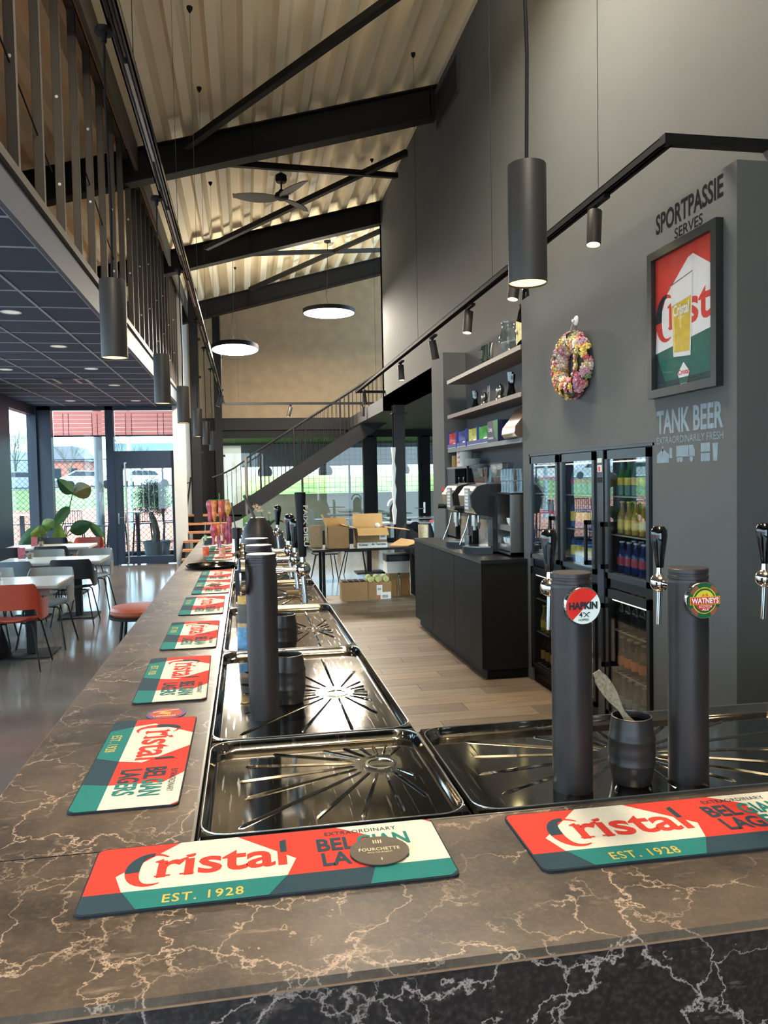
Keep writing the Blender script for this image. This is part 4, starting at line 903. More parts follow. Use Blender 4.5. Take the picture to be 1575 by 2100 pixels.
# top shelf
t=thing('letter_sign','small green cut-out letter sign on a pale base on the top shelf','sign',(sx,7.2,2.776)); B(0,0,0,.08,.46,.028).build('base',m_card,t)
m_gl=pm('sign_green',rgb(8,60,42),.9,spec=.08); vs,fs=glyphs('ZILA',.03)
for off in (0,.012):
    mb=MB(); txt(mb,'ZILA',(.03+off,.44,.028),(0,-1,0),(0,0,1),.36,.19,0,.03); mb.build('letters',m_gl,t)
for z in (.0,.09,.19): MB().box(.03,.44,z,.04,.5,z+.008).build('pin',m_black,t)
t=thing('round_plaque','round pale plaque standing on the top shelf next to the green sign','plaque',(sx-.02,7.11,2.776)); MB().lathe([(0,0),(.075,0),(.078,.006),(.0,.010)],(0,0,.09),(-1,.5,.1),28,cap=False).build('disc',m_paper,t,True); B(-.005,-.04,0,.05,.04,.02).build('stand',m_black,t)
t=thing('glass_vase','large clear glass vase on the top shelf','vase',(sx+.04,6.84,2.776)); r=.085
MB().lathe([(0,.006),(r*.5,.002),(r*.55,.02),(r*.98,.09),(r,.15),(r*.8,.22),(r*.62,.26),(r*.72,.31),(r*.70,.31),(r*.6,.262),(r*.78,.22),(r*.97,.15),(r*.94,.09),(r*.5,.03),(0,.02)],n=30,cap=False).build('vessel',m_cglass,t,True)
t=thing('champagne_bottle','very large dark bottle with pale label at the right of the top shelf','bottle',(sx+.05,6.40,2.776)); r=.085
MB().lathe([(r*.9,0),(r,.01),(r,.22),(r*.8,.31),(r*.42,.40),(r*.3,.50),(r*.34,.51),(r*.34,.54),(0,.54)],n=30,cap=False).build('glass_body',m_blackg,t,True)
mb=MB(); n=14
for i in range(n):
    a0=R_(110+140*i/n);a1=R_(110+140*(i+1)/n); hh=lambda a:.05+.13*abs((a-PI))/1.22
    mb.add([(r*1.01*math.cos(a0),r*1.01*math.sin(a0),hh(a0)*.5),(r*1.01*math.cos(a1),r*1.01*math.sin(a1),hh(a1)*.5),(r*1.01*math.cos(a1),r*1.01*math.sin(a1),.24-hh(a1)*.3),(r*1.01*math.cos(a0),r*1.01*math.sin(a0),.24-hh(a0)*.3)],[(0,1,2,3)])
mb.build('paper_label',pm('pale_label',rgb(214,206,150),.6),t); mb=MB(); txt(mb,'Oulle',(-r*1.03,.035,.11),(0,-1,0),(0,0,1),.07,.035,0,.02); mb.build('label_lettering',m_black,t)
t=thing('magnum_bottle','dark tall bottle standing left of the very large labelled bottle on the top shelf','bottle',(sx+.09,6.62,2.776)); MB().lathe([(.05,0),(.055,.01),(.055,.2),(.02,.33),(.018,.42),(.0,.43)],n=22,cap=False).build('glass_body',m_blackg,t,True)
# ================= BACK COUNTER WITH COFFEE MACHINES =================
XC=1.88; ZC=1.0
m_blk2=pm('worktop_black',rgb(26,25,25),.35,var=.1)
m_cnt=pm('counter_dark',rgb(24,23,22),.6,var=.05,spec=.2)
t=thing('back_counter','dark grey back counter with three flat doors under the coffee machines','counter',(XC,6.13,0))
B(.05,.03,0,.6,2.55,.09).build('plinth',m_black,t); B(.02,.0,.09,.395,2.57,ZC-.03).build('body',m_cnt,t)
B(.395,.09,.0,.665,2.57,ZC-.03).build('body_back',m_cnt,t)
for i in range(3): B(0,.004+i*.857,.10,.02,.853+i*.857,ZC-.035).build('cabinet_door',m_cnt,t)
B(-.005,-.005,ZC-.03,.395,2.58,ZC).build('worktop',m_blk2,t); B(.395,.086,ZC-.03,.665,2.58,ZC).build('worktop',m_blk2,t)
m_msil=pm('machine_silver',rgb(190,188,180),.22,metal=.8,var=.04); m_mblk=pm('machine_black',rgb(30,30,31),.35)
def coffee(y,lab,badge):
    t=thing('coffee_machine',lab,'coffee machine',(2.50,y,ZC)); W=.40   # front faces -x ; local x negative
    side=[(-.0,0.02),(-.0,.62),(-.42,.62),(-.50,.60),(-.56,.52),(-.545,.42),(-.50,.35),(-.40,.335),(-.36,.32),(-.36,.10),(-.36,.02)]
    for yy in (0,W-.02): MB().ext(side,(0,yy,0),(1,0,0),(0,0,1),(0,.02,0)).build('side_panel',m_mblk,t,True)
    B(-.36,.02,.02,0,W-.02,.615).build('housing',m_mblk,t)
    def fp(p,nm,m,y0,y1): MB().ext(p,(0,y0,0),(1,0,0),(0,0,1),(0,y1-y0,0)).build(nm,m,t,True)
    fp([(-.36,.34),(-.50,.355),(-.548,.42),(-.562,.52),(-.505,.60),(-.42,.618),(-.36,.618)],'front_hood',m_msil,.02,W-.02)
    pan=MB(); 
    for r_ in range(6):
        for c_ in range(2): pan.box(-.575+.0,.05+c_*.05,.40+r_*.03,-.558,.08+c_*.05,.42+r_*.03)
    B(-.568,.03,.385,-.550,.17,.585).build('button_panel',pm('panel_silver',rgb(150,152,156),.3,metal=.5),t); pan.build('button',m_white,t)
    if badge: MB().lathe([(.025,0),(.025,.012),(0,.012)],(-.565,.30,.565),(-1,0,0),18,cap=False).build('red_badge',bm[1],t)
    b=MB(); b.box(-.56,.20,.39,-.552,.26,.42); b.cyl((-.5,.29,.395),(-.63,.29,.405),.02,.024); b.build('wand_grip',m_mblk,t,True)
    b=MB(); b.cyl((-.46,.22,.34),(-.46,.22,.24),.03); b.cyl((-.46,.22,.24),(-.46,.22,.20),.015); b.build('brew_group',m_inox,t,True); b=MB(); b.cyl((-.46,.09,.34),(-.46,.09,.27),.012); b.cyl((-.46,.09,.28),(-.46,.09,.22),.018,.01); b.build('spout',m_inox,t,True)
    b=MB(); b.tube([(-.48,.32,.33),(-.50,.34,.22),(-.56,.36,.06)],.006,8); b.build('steam_wand',m_chrome,t,True)
    B(-.385,.06,.05,-.36,.34,.30).build('back_splash',m_inox,t); B(-.40,.10,.12,-.385,.22,.20).build('drawer_front',m_msil,t)
    MB().prism([(-.36,.0),(-.36,W)]+[(-.36-.22*math.sin(PI*i/10)**.6-.001,W-W*i/10) for i in range(1,10)],.0,.055).build('drip_base',m_mblk,t,True)
    MB().prism([(-.37,.03),(-.37,W-.03)]+[(-.36-.19*math.sin(PI*i/10)**.6,W-.03-(W-.06)*i/10) for i in range(1,10)],.055,.062).build('drip_grid',m_inox,t,True)
    for yy in (.11,.29):
        MB().lathe([(.045,.62),(.05,.64),(.085,.80),(.088,.81),(.082,.81),(.048,.645)],(-.20,yy,0),n=4,cap=False).build('bean_hopper',m_cglass,t)
        MB().lathe([(.04,.625),(.045,.64),(.055,.68),(0,.685)],(-.20,yy,0),n=4,cap=False).build('coffee_beans',pm('beans',rgb(96,60,38),.6,var=.4,scale=90),t)
    B(-.40,.04,.618,-.08,W-.04,.628).build('top_tray',m_inox,t)
    return t
coffee(6.62,'near coffee machine with silver buttoned front, in front of the cup cabinet',False)
coffee(7.24,'far coffee machine with a small red round badge',True)
t=thing('glass_pitcher','small clear glass with white logo upside down on top of the near coffee machine','glass',(2.16,6.80,ZC+.628)); MB().lathe([(.03,0),(.033,.05),(.04,.14),(.038,.14),(.03,.05),(.027,.005),(0,.005)],n=20,cap=False).build('vessel',m_cglass,t,True)
# cup cabinet
t=thing('cup_warmer','stainless steel cup cabinet with open shelves, right of the coffee machines','cabinet',(2.18,6.26,ZC))
b=MB(); b.box(0,0,.02,.36,.015,.54); b.box(0,.335,.02,.36,.35,.54); b.box(.345,0,.02,.36,.35,.54); b.box(0,0,.53,.36,.35,.545); b.box(0,.0,.02,.36,.35,.04); b.build('housing',m_inox,t)
for z in (.27,.10): B(.0,.015,z-.05,.34,.335,z).build('shelf',m_inox,t)
cupm=None
def cup(x,y,z,lab,grp):
    global cupm
    if cupm is None:
        cupm=thing('cup',lab,'cup',(x,y,z),0,grp); MB().lathe([(.02,0),(.034,.02),(.038,.055),(.036,.055),(.031,.02),(0,.006)],n=18,cap=False).build('bowl',m_white,cupm,True); MB().tube([(0,-.034,.045),(0,-.055,.042),(0,-.055,.02),(0,-.032,.018)],.004,6).build('cup_handle',m_white,cupm,True); return
    dup(cupm,(x,y,z),random.uniform(-.5,.8),lab,grp)
for i in range(3): 
    for j in range(2): cup(2.24+.075*j,6.335+i*.09,ZC+.10,'white coffee cup on the low shelf of the steel cup cabinet, %s, %s row'%(('nearest','middle','farthest')[i],('front','back')[j]),'white cups in the steel cabinet')
for i in range(2): cup(2.245,6.345+i*.09,ZC+.27,'white coffee cup on the upper shelf of the steel cup cabinet','white cups on the upper cabinet shelf')
gl=thing('drinking_glass','clear drinking glass upside down on top of the steel cup cabinet','glass',(2.22,6.30,ZC+.545),0,'stacked clear glasses'); MB().lathe([(.034,0),(.028,.10),(.0,.102),(.0,.098),(.026,.094),(.032,0)],n=16,cap=False).build('vessel',m_cglass,gl,True)
for i in range(4):
    for j in range(4):
        for k in range(2):
            if i+j+k: dup(gl,(2.22+.08*j,6.30+.077*i,ZC+.545+.104*k),0,'clear upside-down glass on the steel cabinet, %s layer, %s from camera, %s from aisle'%(('lower','upper')[k],('first','second','third','fourth')[i],('first','second','third','fourth')[j]))
# black shelf rack in the niche, left
t=thing('shelf_rack','tall black shelf rack with mugs on top at the left end of the niche','shelf rack',(2.30,7.95,ZC))
for x in (0,.22):
    for y in (0,.86): MB().box(x,y,0,x+.02,y+.02,.80).build('post',m_black,t)
for z in (.37,.78): B(0,0,z,.24,.88,z+.02).build('shelf_board',m_shelfl,t)
B(.0,.5,.02,.01,.88,.78).build('grey_side',m_ff,t)
t=thing('mug','ochre beer mug with dark print on top of the black rack','mug',(2.36,8.62,ZC+.80)); MB().lathe([(.04,0),(.045,.01),(.042,.13),(.036,.13),(.036,.02),(0,.02)],n=20,cap=False).build('body',pm('ochre',rgb(186,140,70),.6),t,True); MB().tube([(0,.04,.11),(0,.08,.10),(0,.08,.04),(0,.04,.03)],.008,6).build('mug_handle',bot.get('x',m_card),t,True)
t=thing('enamel_pot','large cream mug with red diagonal pattern on top of the black rack','mug',(2.38,8.32,ZC+.80)); MB().lathe([(.085,0),(.088,.01),(.088,.19),(.08,.19),(.08,.02),(0,.02)],n=26,cap=False).build('body',m_paper,t,True)
mb=MB()
for i in range(3):
    for k in range(3):
        a=R_(150+i*25); mb.add([(.089*math.cos(a+q),.089*math.sin(a+q),.03+.055*k+zz_) for q,zz_ in ((0,0),(.3,.015),(.3,.035),(0,.02))],[(0,1,2,3)])
mb.build('pattern',bm[1],t)
t=thing('plate_stack','stack of small white plates on top of the black rack','plates',(2.40,8.08,ZC+.80))
for k in range(6): MB().lathe([(.05,0),(.09,.012),(.092,.015),(.05,.006),(0,.006)],(0,0,.013*k),n=20,cap=False).build('plate',m_white,t,True)
for k,(y,lb) in enumerate(((8.45,'dark bottle on the black rack, left one'),(8.25,'dark bottle on the black rack, right one'))):
    t=thing('bottle',lb,'bottle',(2.35,y,ZC+.39)); MB().lathe(bottle_mb(.03,.3,.012),n=14).build('glass_body',m_blackg,t,True); MB().lathe([(.031,.06),(.031,.15)],n=14,cap=False).build('paper_label',m_paper,t,True)
for i in range(5): dup(gl,(2.36,8.0+.075*(i%3),ZC+.39+.104*(i//3)),0,'clear drinking glass upside down on the black rack','glasses on the rack')
t=thing('paper_cup_stack','tall stack of cream paper cups behind the coffee machines','paper cups',(2.27,7.86,ZC))
for k in range(13): MB().lathe([(.042,.0),(.05,.024),(.052,.026),(.052,.03)],(0,0,.03*k),n=16,cap=False).build('paper_cup',m_paper,t,True)
tag(MB().lathe([(.03,0),(.034,.13),(.0,.13)],(2.06,7.13,ZC),n=18,cap=False).build('milk_jug',m_inox,None,True),'small steel milk jug between the two coffee machines','jug')
# ================= STAIR =================
st=thing('staircase','black steel staircase rising to the right with thin railing','stairs',(0,0,0))
def sz(x): return 1.30+.63*x           # top line of the stringer at Y 17.5
for Y in (17.45,18.35):
    MB().ext([(-.15,sz(-.15)-.36),(3.2,sz(3.2)-.36),(3.2,sz(3.2)),(-.15,sz(-.15)),(-.55,.98),(-.6,.70)],(0,Y,0),(1,0,0),(0,0,1),(0,.05,0)).build('stringer',m_black,st)
for i in range(18):
    x=-.05+i*.185; z=sz(x)-.14; B(x,17.5,z,x+.27,18.35,z+.04).build('tread',m_wood,st)
MB().ext([(-1.33,.62),(-.35,.62),(-.35,.94),(-1.33,.94)],(0,17.42,0),(1,0,0),(0,0,1),(0,.03,0)).build('stringer',m_black,st)
B(-1.33,17.45,.92,-.1,18.4,.96).build('landing',m_wood,st)
for i in range(5):
    y=17.25-i*.27; z=.82-i*.165; B(-1.30,y-.25,z-.04,-.42,y+.02,z).build('tread',m_wood,st)
mb=MB(); vs=[(16.0,.02),(17.45,.9),(17.45,.62),(16.35,0),(16.0,0)]
for X in (-1.32,-.42): MB().ext(vs,(X,0,0),(0,1,0),(0,0,1),(.04,0,0)).build('stringer',m_black,st)
def railing(Y,x0,x1,post=()):
    m=MB(); m.tube([(x0,Y,sz(x0)+.88),(x1,Y,sz(x1)+.88)],.02,8); m.build('handrail',m_black,st)
    x=x0; k=0
    while x<x1:
        m=MB(); rr=.018 if k%11==0 else .006; m.cyl((x,Y,sz(x)-.03),(x,Y,sz(x)+.88),rr,n=6); m.build('baluster',m_black,st); x+=.095;k+=1
railing(17.47,.03,3.15); railing(18.37,.35,3.15)
m=MB(); m.box(-.02,17.44,.95,.03,17.50,sz(0)+.95); m.build('newel_post',m_stud,st)
pts=[(0,17.47,2.15),(-.25,17.47,1.98),(-.5,17.46,1.86),(-.72,17.3,1.78)]
MB().tube(pts,.018,8).build('handrail',m_black,st)
for x,zt,zb in ((-.1,2.08,1.2),(-.2,2.02,1.12),(-.3,1.95,1.05),(-.4,1.9,.96),(-.5,1.86,.9),(-.6,1.82,.9)): MB().cyl((x,17.46,zb),(x,17.46,zt),.006,n=6).build('baluster',m_black,st)
t=thing('wall_handrail','dark slanted handrail on the pale wall left of the stair','handrail',(-1.33,0,0))
MB().ext([(16.95,1.02),(18.6,1.75),(18.6,1.81),(16.95,1.10)],(.06,0,0),(0,1,0),(0,0,1),(.03,0,0)).build('rail',m_black,t)
for y,z in ((17.2,1.12),(17.8,1.40),(18.4,1.67)): MB().cyl((0,y,z),(.07,y,z+.02),.01).build('bracket',m_black,t)
tag(MB().box(-1.335,18.3,1.75,-1.32,18.38,2.02).build('wall_switch',m_white),'small white vertical switch plate on the pale wall by the stair','switch')
# ================= DINING =================
m_top=pm('table_top',rgb(214,208,200),.16,var=.03,scale=4); m_tedge=pm('table_edge',rgb(150,140,132),.5,var=.05)
def table(x1,yc,lab,L=1.25,D=.74):
    t=thing('dining_table',lab,'table',(x1-L/2,yc,0),0,'light topped dining tables')
    B(-L/2,-D/2,.70,L/2,D/2,.725).build('underside',m_tedge,t); B(-L/2,-D/2,.725,L/2,D/2,.74).build('table_top',m_top,t)
    B(-L/2+.1,-D/2+.12,.62,L/2-.1,-D/2+.14,.70).build('apron',m_tedge,t)
    for x in (-L/2+.3,L/2-.34):
        B(x-.04,-.04,.02,x+.04,.04,.70).build('pedestal',m_black,t); B(x-.22,-.24,0,x+.22,.24,.015).build('base_plate',m_black,t)
    return t
table(-1.80,8.22,'nearest dining table with white top, front left of the room'); table(-1.805,10.49,'middle dining table of the row along the left windows'); table(-2.39,12.85,'farthest dining table, in front of the big leafy plant')
def chairproto(lab,loc,rz,mt,grp='moulded armchairs with thin black legs'):
    t=thing('dining_chair',lab,'chair',loc,rz,grp)
    def seat(u,v):
        x=(u-.5)*2;y=(v-.5)*2; sq=lambda a,b:a*math.sqrt(1-b*b/2)
        X=.215*sq(x,y);Y=.20*sq(y,x)-.005; return (X,Y,.45+.03*(x*x)**1.0*.6-.012*max(0,y)+(.02 if y<-.8 else 0))
    MB().grid(seat,10,10,.012).build('seat',mt,t,True)
    def back(u,v):
        s=(u-.5)*2; a=PI/2*1.0; k=abs(s)
        ang=-PI/2+s*(PI*.60); e=.55
        c,sn=math.cos(ang),math.sin(ang); x=.255*math.copysign(abs(c)**e,c); y=.235*math.copysign(abs(sn)**e,sn)*1.0
        if ang>0 or ang<-PI: y=.235*abs(math.sin(ang))**e*1.0; y=min(y,.19)
        q_=max(0,min(1,(k-.38)/.38)); top=.80-.16*q_*q_*(3-2*q_); q2=max(0,min(1,(k-.36)/.3)); bot=.565-.105*q2*q2*(3-2*q2)
        z=bot+(top-bot)*v; fl=(z-.45)*.10
        return (x*(1+fl*.6),y*(1+fl) - (.03*v if k<.5 else .03*v*max(0,1-(k-.5)/.2)),z)
    MB().grid(back,44,8,.010).build('back_band',mt,t,True)
    for sx in (-1,1):
        for sy in (-1,1):
            MB().tube([(sx*.06,sy*.10,.425),(sx*.15,sy*.14,.425),(sx*.175,sy*.155,.40),(sx*.245,sy*.245,0.0)],.0085,6).build('leg',m_black,t,True)
    return t
cm_={n:pm('chair_'+n,rgb(*c),.4,var=.03) for n,c in (('red',(160,60,38)),('black',(30,32,38)),('grey',(120,118,112)),('blue',(96,108,120)))}
prot={}
def chair(x,y,rz,cn,lab):
    if cn not in prot: prot[cn]=chairproto(lab,(x,y,0),rz,cm_[cn]); return
    dup(prot[cn],(x,y,0),rz,lab)
chair(-2.12,7.66,.02,'red','rust red armchair in front of the nearest table, seen from behind')
chair(-2.09,8.62,PI-.05,'grey','grey armchair at the right end behind the nearest table')
chair(-2.70,8.75,PI+.1,'grey','light grey chair back showing behind the nearest table on the left')
chair(-2.08,9.95,.03,'black','black armchair in front of the middle table, nearest the aisle')
chair(-2.72,9.92,-.05,'blue','blue-grey armchair in front of the middle table, left one')
chair(-2.07,11.05,PI,'grey','grey armchair behind the middle table, next to the aisle')
chair(-2.70,11.1,PI+.05,'grey','grey chair back behind the middle table, centre')
chair(-2.82,12.2,0,'black','black armchair in front of the farthest table, right one')
chair(-3.45,12.15,.05,'black','black armchair in front of the farthest table, at the left picture edge')
chair(-3.20,13.6,PI,'black','black chair back just behind the farthest table, by the plant')
chair(-2.62,13.5,PI-.05,'red','red armchair behind the right end of the farthest table')
chair(-2.75,7.7,0,'red','rust red armchair cut by the left picture edge')
t=thing('backpack','dark bag standing on the floor under the nearest table','bag',(-2.48,8.1,0.016)); MB().grid(lambda u,v:((.17-.07*v)*math.cos(2*PI*u)+.02*math.sin(6*PI*u)*(1-v),(.11-.05*v)*math.sin(2*PI*u),.30*v),18,8).build('body',m_black,t,True); MB().tube([(-.04,0,.30),(-.03,0,.36),(.03,0,.36),(.04,0,.30)],.008,6).build('strap',m_black,t,True)
m_menu=pm('menu_card',rgb(150,70,80),.5,var=.5,scale=30)
for x,y,lb in ((-2.48,8.35,'nearest table'),(-2.75,10.6,'middle table'),(-3.15,12.8,'farthest table')):
    t=thing('condiment_glass','small glass of dark sachets on the '+lb,'glass',(x,y,.74)); MB().lathe([(.045,0),(.05,.08),(.047,.08),(.042,.005),(0,.005)],n=18,cap=False).build('vessel',m_cglass,t,True)
    b=MB()
    for k in range(6): a=k; b.box(-.02+.008*k,-.02,.006,-.016+.008*k,.02,.06+.01*(k%2))
    b.build('sachets',m_card,t)
    t=thing('menu_stand','clear upright menu stand with printed card on the '+lb,'menu stand',(x-.10,y+.02,.74)); B(-.05,-.03,0,.05,.03,.008).build('foot',m_cglass,t); B(-.045,-.004,.008,.045,.004,.15).build('card',m_menu,t)
m_menu=pm('menu_card',rgb(150,70,80),.5,var=.5,scale=30)
t=thing('bar_stool','round bar stool with rust brown padded seat beside the marble bar','stool',(-.79,5.86,0))
MB().lathe([(0,.735),(.18,.735),(.195,.75),(.198,.775),(.185,.795),(.12,.80),(0,.80)],n=36,cap=False).build('seat',pm('stool_leather',rgb(150,70,42),.35,var=.08),t,True)
MB().lathe([(.17,.715),(.205,.715),(.208,.735),(.17,.735)],n=32,cap=False).build('seat_ring',m_black,t,True)
for a in (45,135,225,315): c,s=math.cos(R_(a)),math.sin(R_(a)); MB().tube([(.14*c,.14*s,.73),(.16*c,.16*s,.6),(.22*c,.22*s,0)],.011,8).build('leg',m_black,t,True)
MB().tube([(.19*math.cos(2*PI*i/24),.19*math.sin(2*PI*i/24),.28) for i in range(24)],.009,6,closed=True).build('foot_ring',m_black,t,True)
# big plant by the window
t=thing('potted_plant','tall leafy green plant with big broad leaves by the dining window','plant',(-3.45,15.3,0))
MB().lathe([(.15,0),(.2,.3),(.19,.3),(.17,.26),(0,.26)],n=26,cap=False).build('pot',m_black,t,True)
lf=[pm('leaf_dark',rgb(46,84,44),.4,var=.25,scale=12),pm('leaf_light',rgb(120,150,60),.4,var=.2,scale=12),pm('leaf_olive',rgb(120,112,60),.45,var=.25,scale=12)]
def leaf(base,tip,wd,mt,droop=.15,fold=.25):
    base,tip=Vector(base),Vector(tip); d=tip-base; s=d.cross(Vector((0,-1,.15))).normalized()
    nn=d.cross(s).normalized()
    def f(u,v):
        w_=wd*math.sin(PI*min(1,u**.75))**.8; x=(v-.5)*2
        return base+d*u+s*x*w_+nn*(fold*w_*abs(x))+Vector((0,0,-droop*u*u))
    return MB().grid(f,10,6,.002).build('leaf',mt,t,True)
def stem(p): MB().tube(p,.010,6).build('stem',lf[0],t,True)
for p in ([(0,0,.26),(.02,0,.8),(.22,0,1.3),(.28,0,1.55)],[(0,0,.26),(-.1,0,.6),(-.3,0,.85)],[(0,0,.26),(.06,0,.6),(.20,0,.85)],[(0,0,.26),(.04,.0,.5),(.1,0,.65)],[(0,0,.26),(.1,0,.7),(.42,0,.9)]): stem(p)
leaf((.28,0,1.50),(.62,-.1,1.72),.17,lf[2],.08,.5); leaf((.28,0,1.52),(.02,-.05,1.80),.12,lf[0],.0,.4)
leaf((.22,0,1.28),(-.12,-.1,.98),.10,lf[0]); leaf((-.28,0,.86),(-.72,-.1,.62),.17,lf[0]); leaf((-.28,0,.86),(-.02,-.2,1.10),.12,lf[1],.05)
leaf((.0,-.1,.42),(.06,-.15,.98),.13,lf[1],.0,.2); leaf((.20,0,.82),(.62,-.1,.98),.14,lf[0],.0); leaf((.55,0,.95),(.85,-.1,.72),.08,lf[0]); leaf((.1,0,.6),(.38,-.1,.45),.1,lf[2]); leaf((-.05,0,.5),(-.5,-.1,.45),.08,lf[0]); leaf((.1,0,.4),(.55,-.1,.5),.09,lf[0])
leaf((-.2,0,.8),(-.45,-.2,.95),.13,lf[1])
# ================= CORNER WITH BOXES =================
t=thing('side_table','long black table carrying the two open cardboard boxes','table',(0,0,0)); B(.86,10.45,.715,2.60,11.25,.745).build('table_top',m_blk2,t)
for x,y in ((1.0,11.1),(1.0,10.6),(2.50,11.18)): B(x,y,0,x+.04,y+.04,.715).build('leg',m_black,t)
t=thing('shelf_unit','low black shelf unit with small things under the right end of the black table','shelf',(2.34,10.55,0)); 
b=MB(); b.box(0,0,0,.02,.6,.71); b.box(.43,0,0,.45,.6,.71); b.box(0,.58,0,.45,.6,.71); b.build('carcass',m_black,t)
for z in (.02,.26,.5): B(.02,.02,z,.43,.58,z+.02).build('shelf_board',m_black,t)
for k,(x,z,w_,h_) in enumerate(((.08,.28,.05,.16),(.16,.28,.04,.12),(.1,.52,.05,.15),(.2,.52,.08,.08),(.08,.04,.1,.12))): tag(B(2.34+x,10.62,z+.0005,2.34+x+w_,10.72,z+h_).build('small_pack',m_paper),'small white pack inside the low black shelf unit, '+('upper board left','upper board right','top board left','top board right','bottom board')[k],'package')
def obox(x,y,w,d,h,lab,flaps,z=.745,mt=m_card):
    t=thing('cardboard_box',lab,'box',(x,y,z)); e=.006
    b=MB(); b.box(0,0,0,w,d,e); b.box(0,0,0,w,e,h); b.box(0,d-e,0,w,d,h); b.box(0,0,0,e,d,h); b.box(w-e,0,0,w,d,h); b.build('carton',mt,t)
    b=MB(); b.box(e,d-e-.001,e,w-e,d-e-.0005,h); b.build('inside_face',m_cardl,t)
    for kind,L,a in flaps:
        c,s=math.cos(R_(a)),math.sin(R_(a)); f=MB()
        if kind=='f': f.ext([(0,0),(0,.005),(1,.005),(1,0)],(0,0,h),(0,-c*L,s*L),(0,0,1),(w,0,0))
        if kind=='b': f.ext([(0,0),(0,.005),(1,.005),(1,0)],(0,d,h),(0,c*L,s*L),(0,-1,0),(w,0,0))
        if kind=='l': f.ext([(0,0),(0,.005),(1,.005),(1,0)],(0,0,h),(-c*L,0,s*L),(0,0,1),(0,d,0))
        if kind=='r': f.ext([(0,0),(0,.005),(1,.005),(1,0)],(w,0,h),(c*L,0,s*L),(0,0,1),(0,d,0))
        f.build('flap',m_cardl,t)
    return t
obox(1.07,10.52,.30,.34,.31,'open cardboard box on the left of the black table, dark brown side to the camera',[('l',.16,70),('b',.1,80)])
t=obox(1.47,10.50,.42,.36,.27,'larger open cardboard box with spread flaps and black print on the black table',[('f',.16,-35),('b',.19,75),('l',.2,15),('r',.32,-8)])
B(.001,-.002,.001,.42,-.0005,.075).build('print_band',m_paper,t); b=MB(); txt(b,'Knitten',(.03,-.003,.03),(1,0,0),(0,0,1),.12,.03,0,.03); b.build('box_lettering',m_black,t); b=MB(); txt(b,'tkr Taornitto',(.2,-.003,.035),(1,0,0),(0,0,1),.20,.03,0,.03); b.build('box_lettering',m_black,t); b=MB()
for i in range(8): b.box(.325+i*.009,-.003,.14,.325+i*.009+.003+.002*(i%2),-.0021,.17)
b.build('barcode',m_black,t); B(.31,-.002,.11,.41,-.001,.19).build('shipping_label',m_paper,t)
MB().sph((.32,.2,.29),.04,8,6).build('crumpled_wrap',m_paper,t,True)
tag(MB().add([(x_+.06,y_,z_) for x_,y_,z_ in ((1.88,10.7,.747),(2.12,10.55,.747),(2.33,10.7,.80),(2.1,10.9,.83),(1.88,10.7,.752),(2.12,10.55,.752),(2.33,10.7,.805),(2.1,10.9,.835))],[(0,1,2,3),(7,6,5,4),(0,4,5,1),(1,5,6,2),(2,6,7,3),(3,7,4,0)]).build('cardboard_flap',m_cardl),'loose cardboard piece lying right of the bigger open box','cardboard')
tag(B(.86,10.9,.745,1.04,10.92,1.05).build('beige_sheet',pm('tan_panel',rgb(160,140,112),.8)),'upright beige panel at the left end of the black table','panel')
def cbox(x,y,w,d,h,lab,z=0): 
    t=thing('cardboard_box',lab,'box',(x,y,z)); B(0,0,0,w,d,h).build('carton',m_card,t); B(w/2-.025,-.001,h*.0,w/2+.025,0,h).build('tape_seam',m_cardl,t) if 0 else None; return t
t=cbox(1.27,10.66,.36,.30,.26,'cardboard box of dark jars on the floor, left of the two'); 
for i in range(4):
    for j in range(3): MB().cyl((.05+.085*i,.05+.1*j,.255),(.05+.085*i,.05+.1*j,.272),.036,n=12).build('jar_lid',m_mblk,t,True)
t=cbox(1.645,10.72,.33,.28,.24,'cardboard box with white shipping labels on the floor under the wrapped rolls')
for a in ((.12,-.0015,.06,.20,-.0005,.20),(.17,-.0025,.005,.32,-.0015,.10)): B(*a).build('shipping_label',m_paper,t)
b=MB(); 
for i in range(7): b.box(.20+i*.012,-.004,.02,.205+i*.012,-.003,.06); b.box(.135+i*.007,-.003,.13,.138+i*.007,-.002,.16)
b.build('label_print',m_black,t); B(.155,-.001,0,.165,0,.24).build('red_stripe',bm[1],t)
for i in range(3): t=tag(MB().tube([(1.68+.11*i,10.72,.285),(1.68+.11*i,10.98,.285)],[.043,.043],12).build('wrapped_roll',pm('plastic_wrap_%d'%i,rgb(188,190,120),.25,var=.3,scale=25),None,True),'plastic wrapped yellowish roll on the labelled box, '+('left','middle','right')[i],'roll')
t=cbox(1.99,10.95,.30,.3,.33,'tall brown box at the bottom of the stack beside the shelf unit'); t=thing('paper_carton','white and cream carton in the middle of the stack beside the shelf unit','box',(1.96,10.95,.33)); B(0,0,0,.32,.3,.17).build('carton',m_paper,t)
t=thing('storage_crate','black and grey crate on top of the stack beside the shelf unit','crate',(1.95,10.94,.50)); B(0,0,0,.34,.3,.10).build('crate_body',m_blk2,t); B(.04,-.001,.02,.3,.0,.07).build('window_label',m_ff,t)
t=thing('plastic_bottle','clear plastic bottle with dark cap on the floor in front of the tall brown box','bottle',(2.10,10.80,0)); MB().lathe([(.035,0),(.04,.02),(.036,.14),(.04,.24),(.015,.31),(.015,.33),(0,.33)],n=16,cap=False).build('body',m_cglass,t,True); MB().lathe([(.017,.33),(.017,.35),(0,.35)],n=12,cap=False).build('bottle_cap',m_black,t,True)
t=thing('wire_chair','black chair with thin splayed legs behind the black table','chair',(1.12,12.9,0),.1)
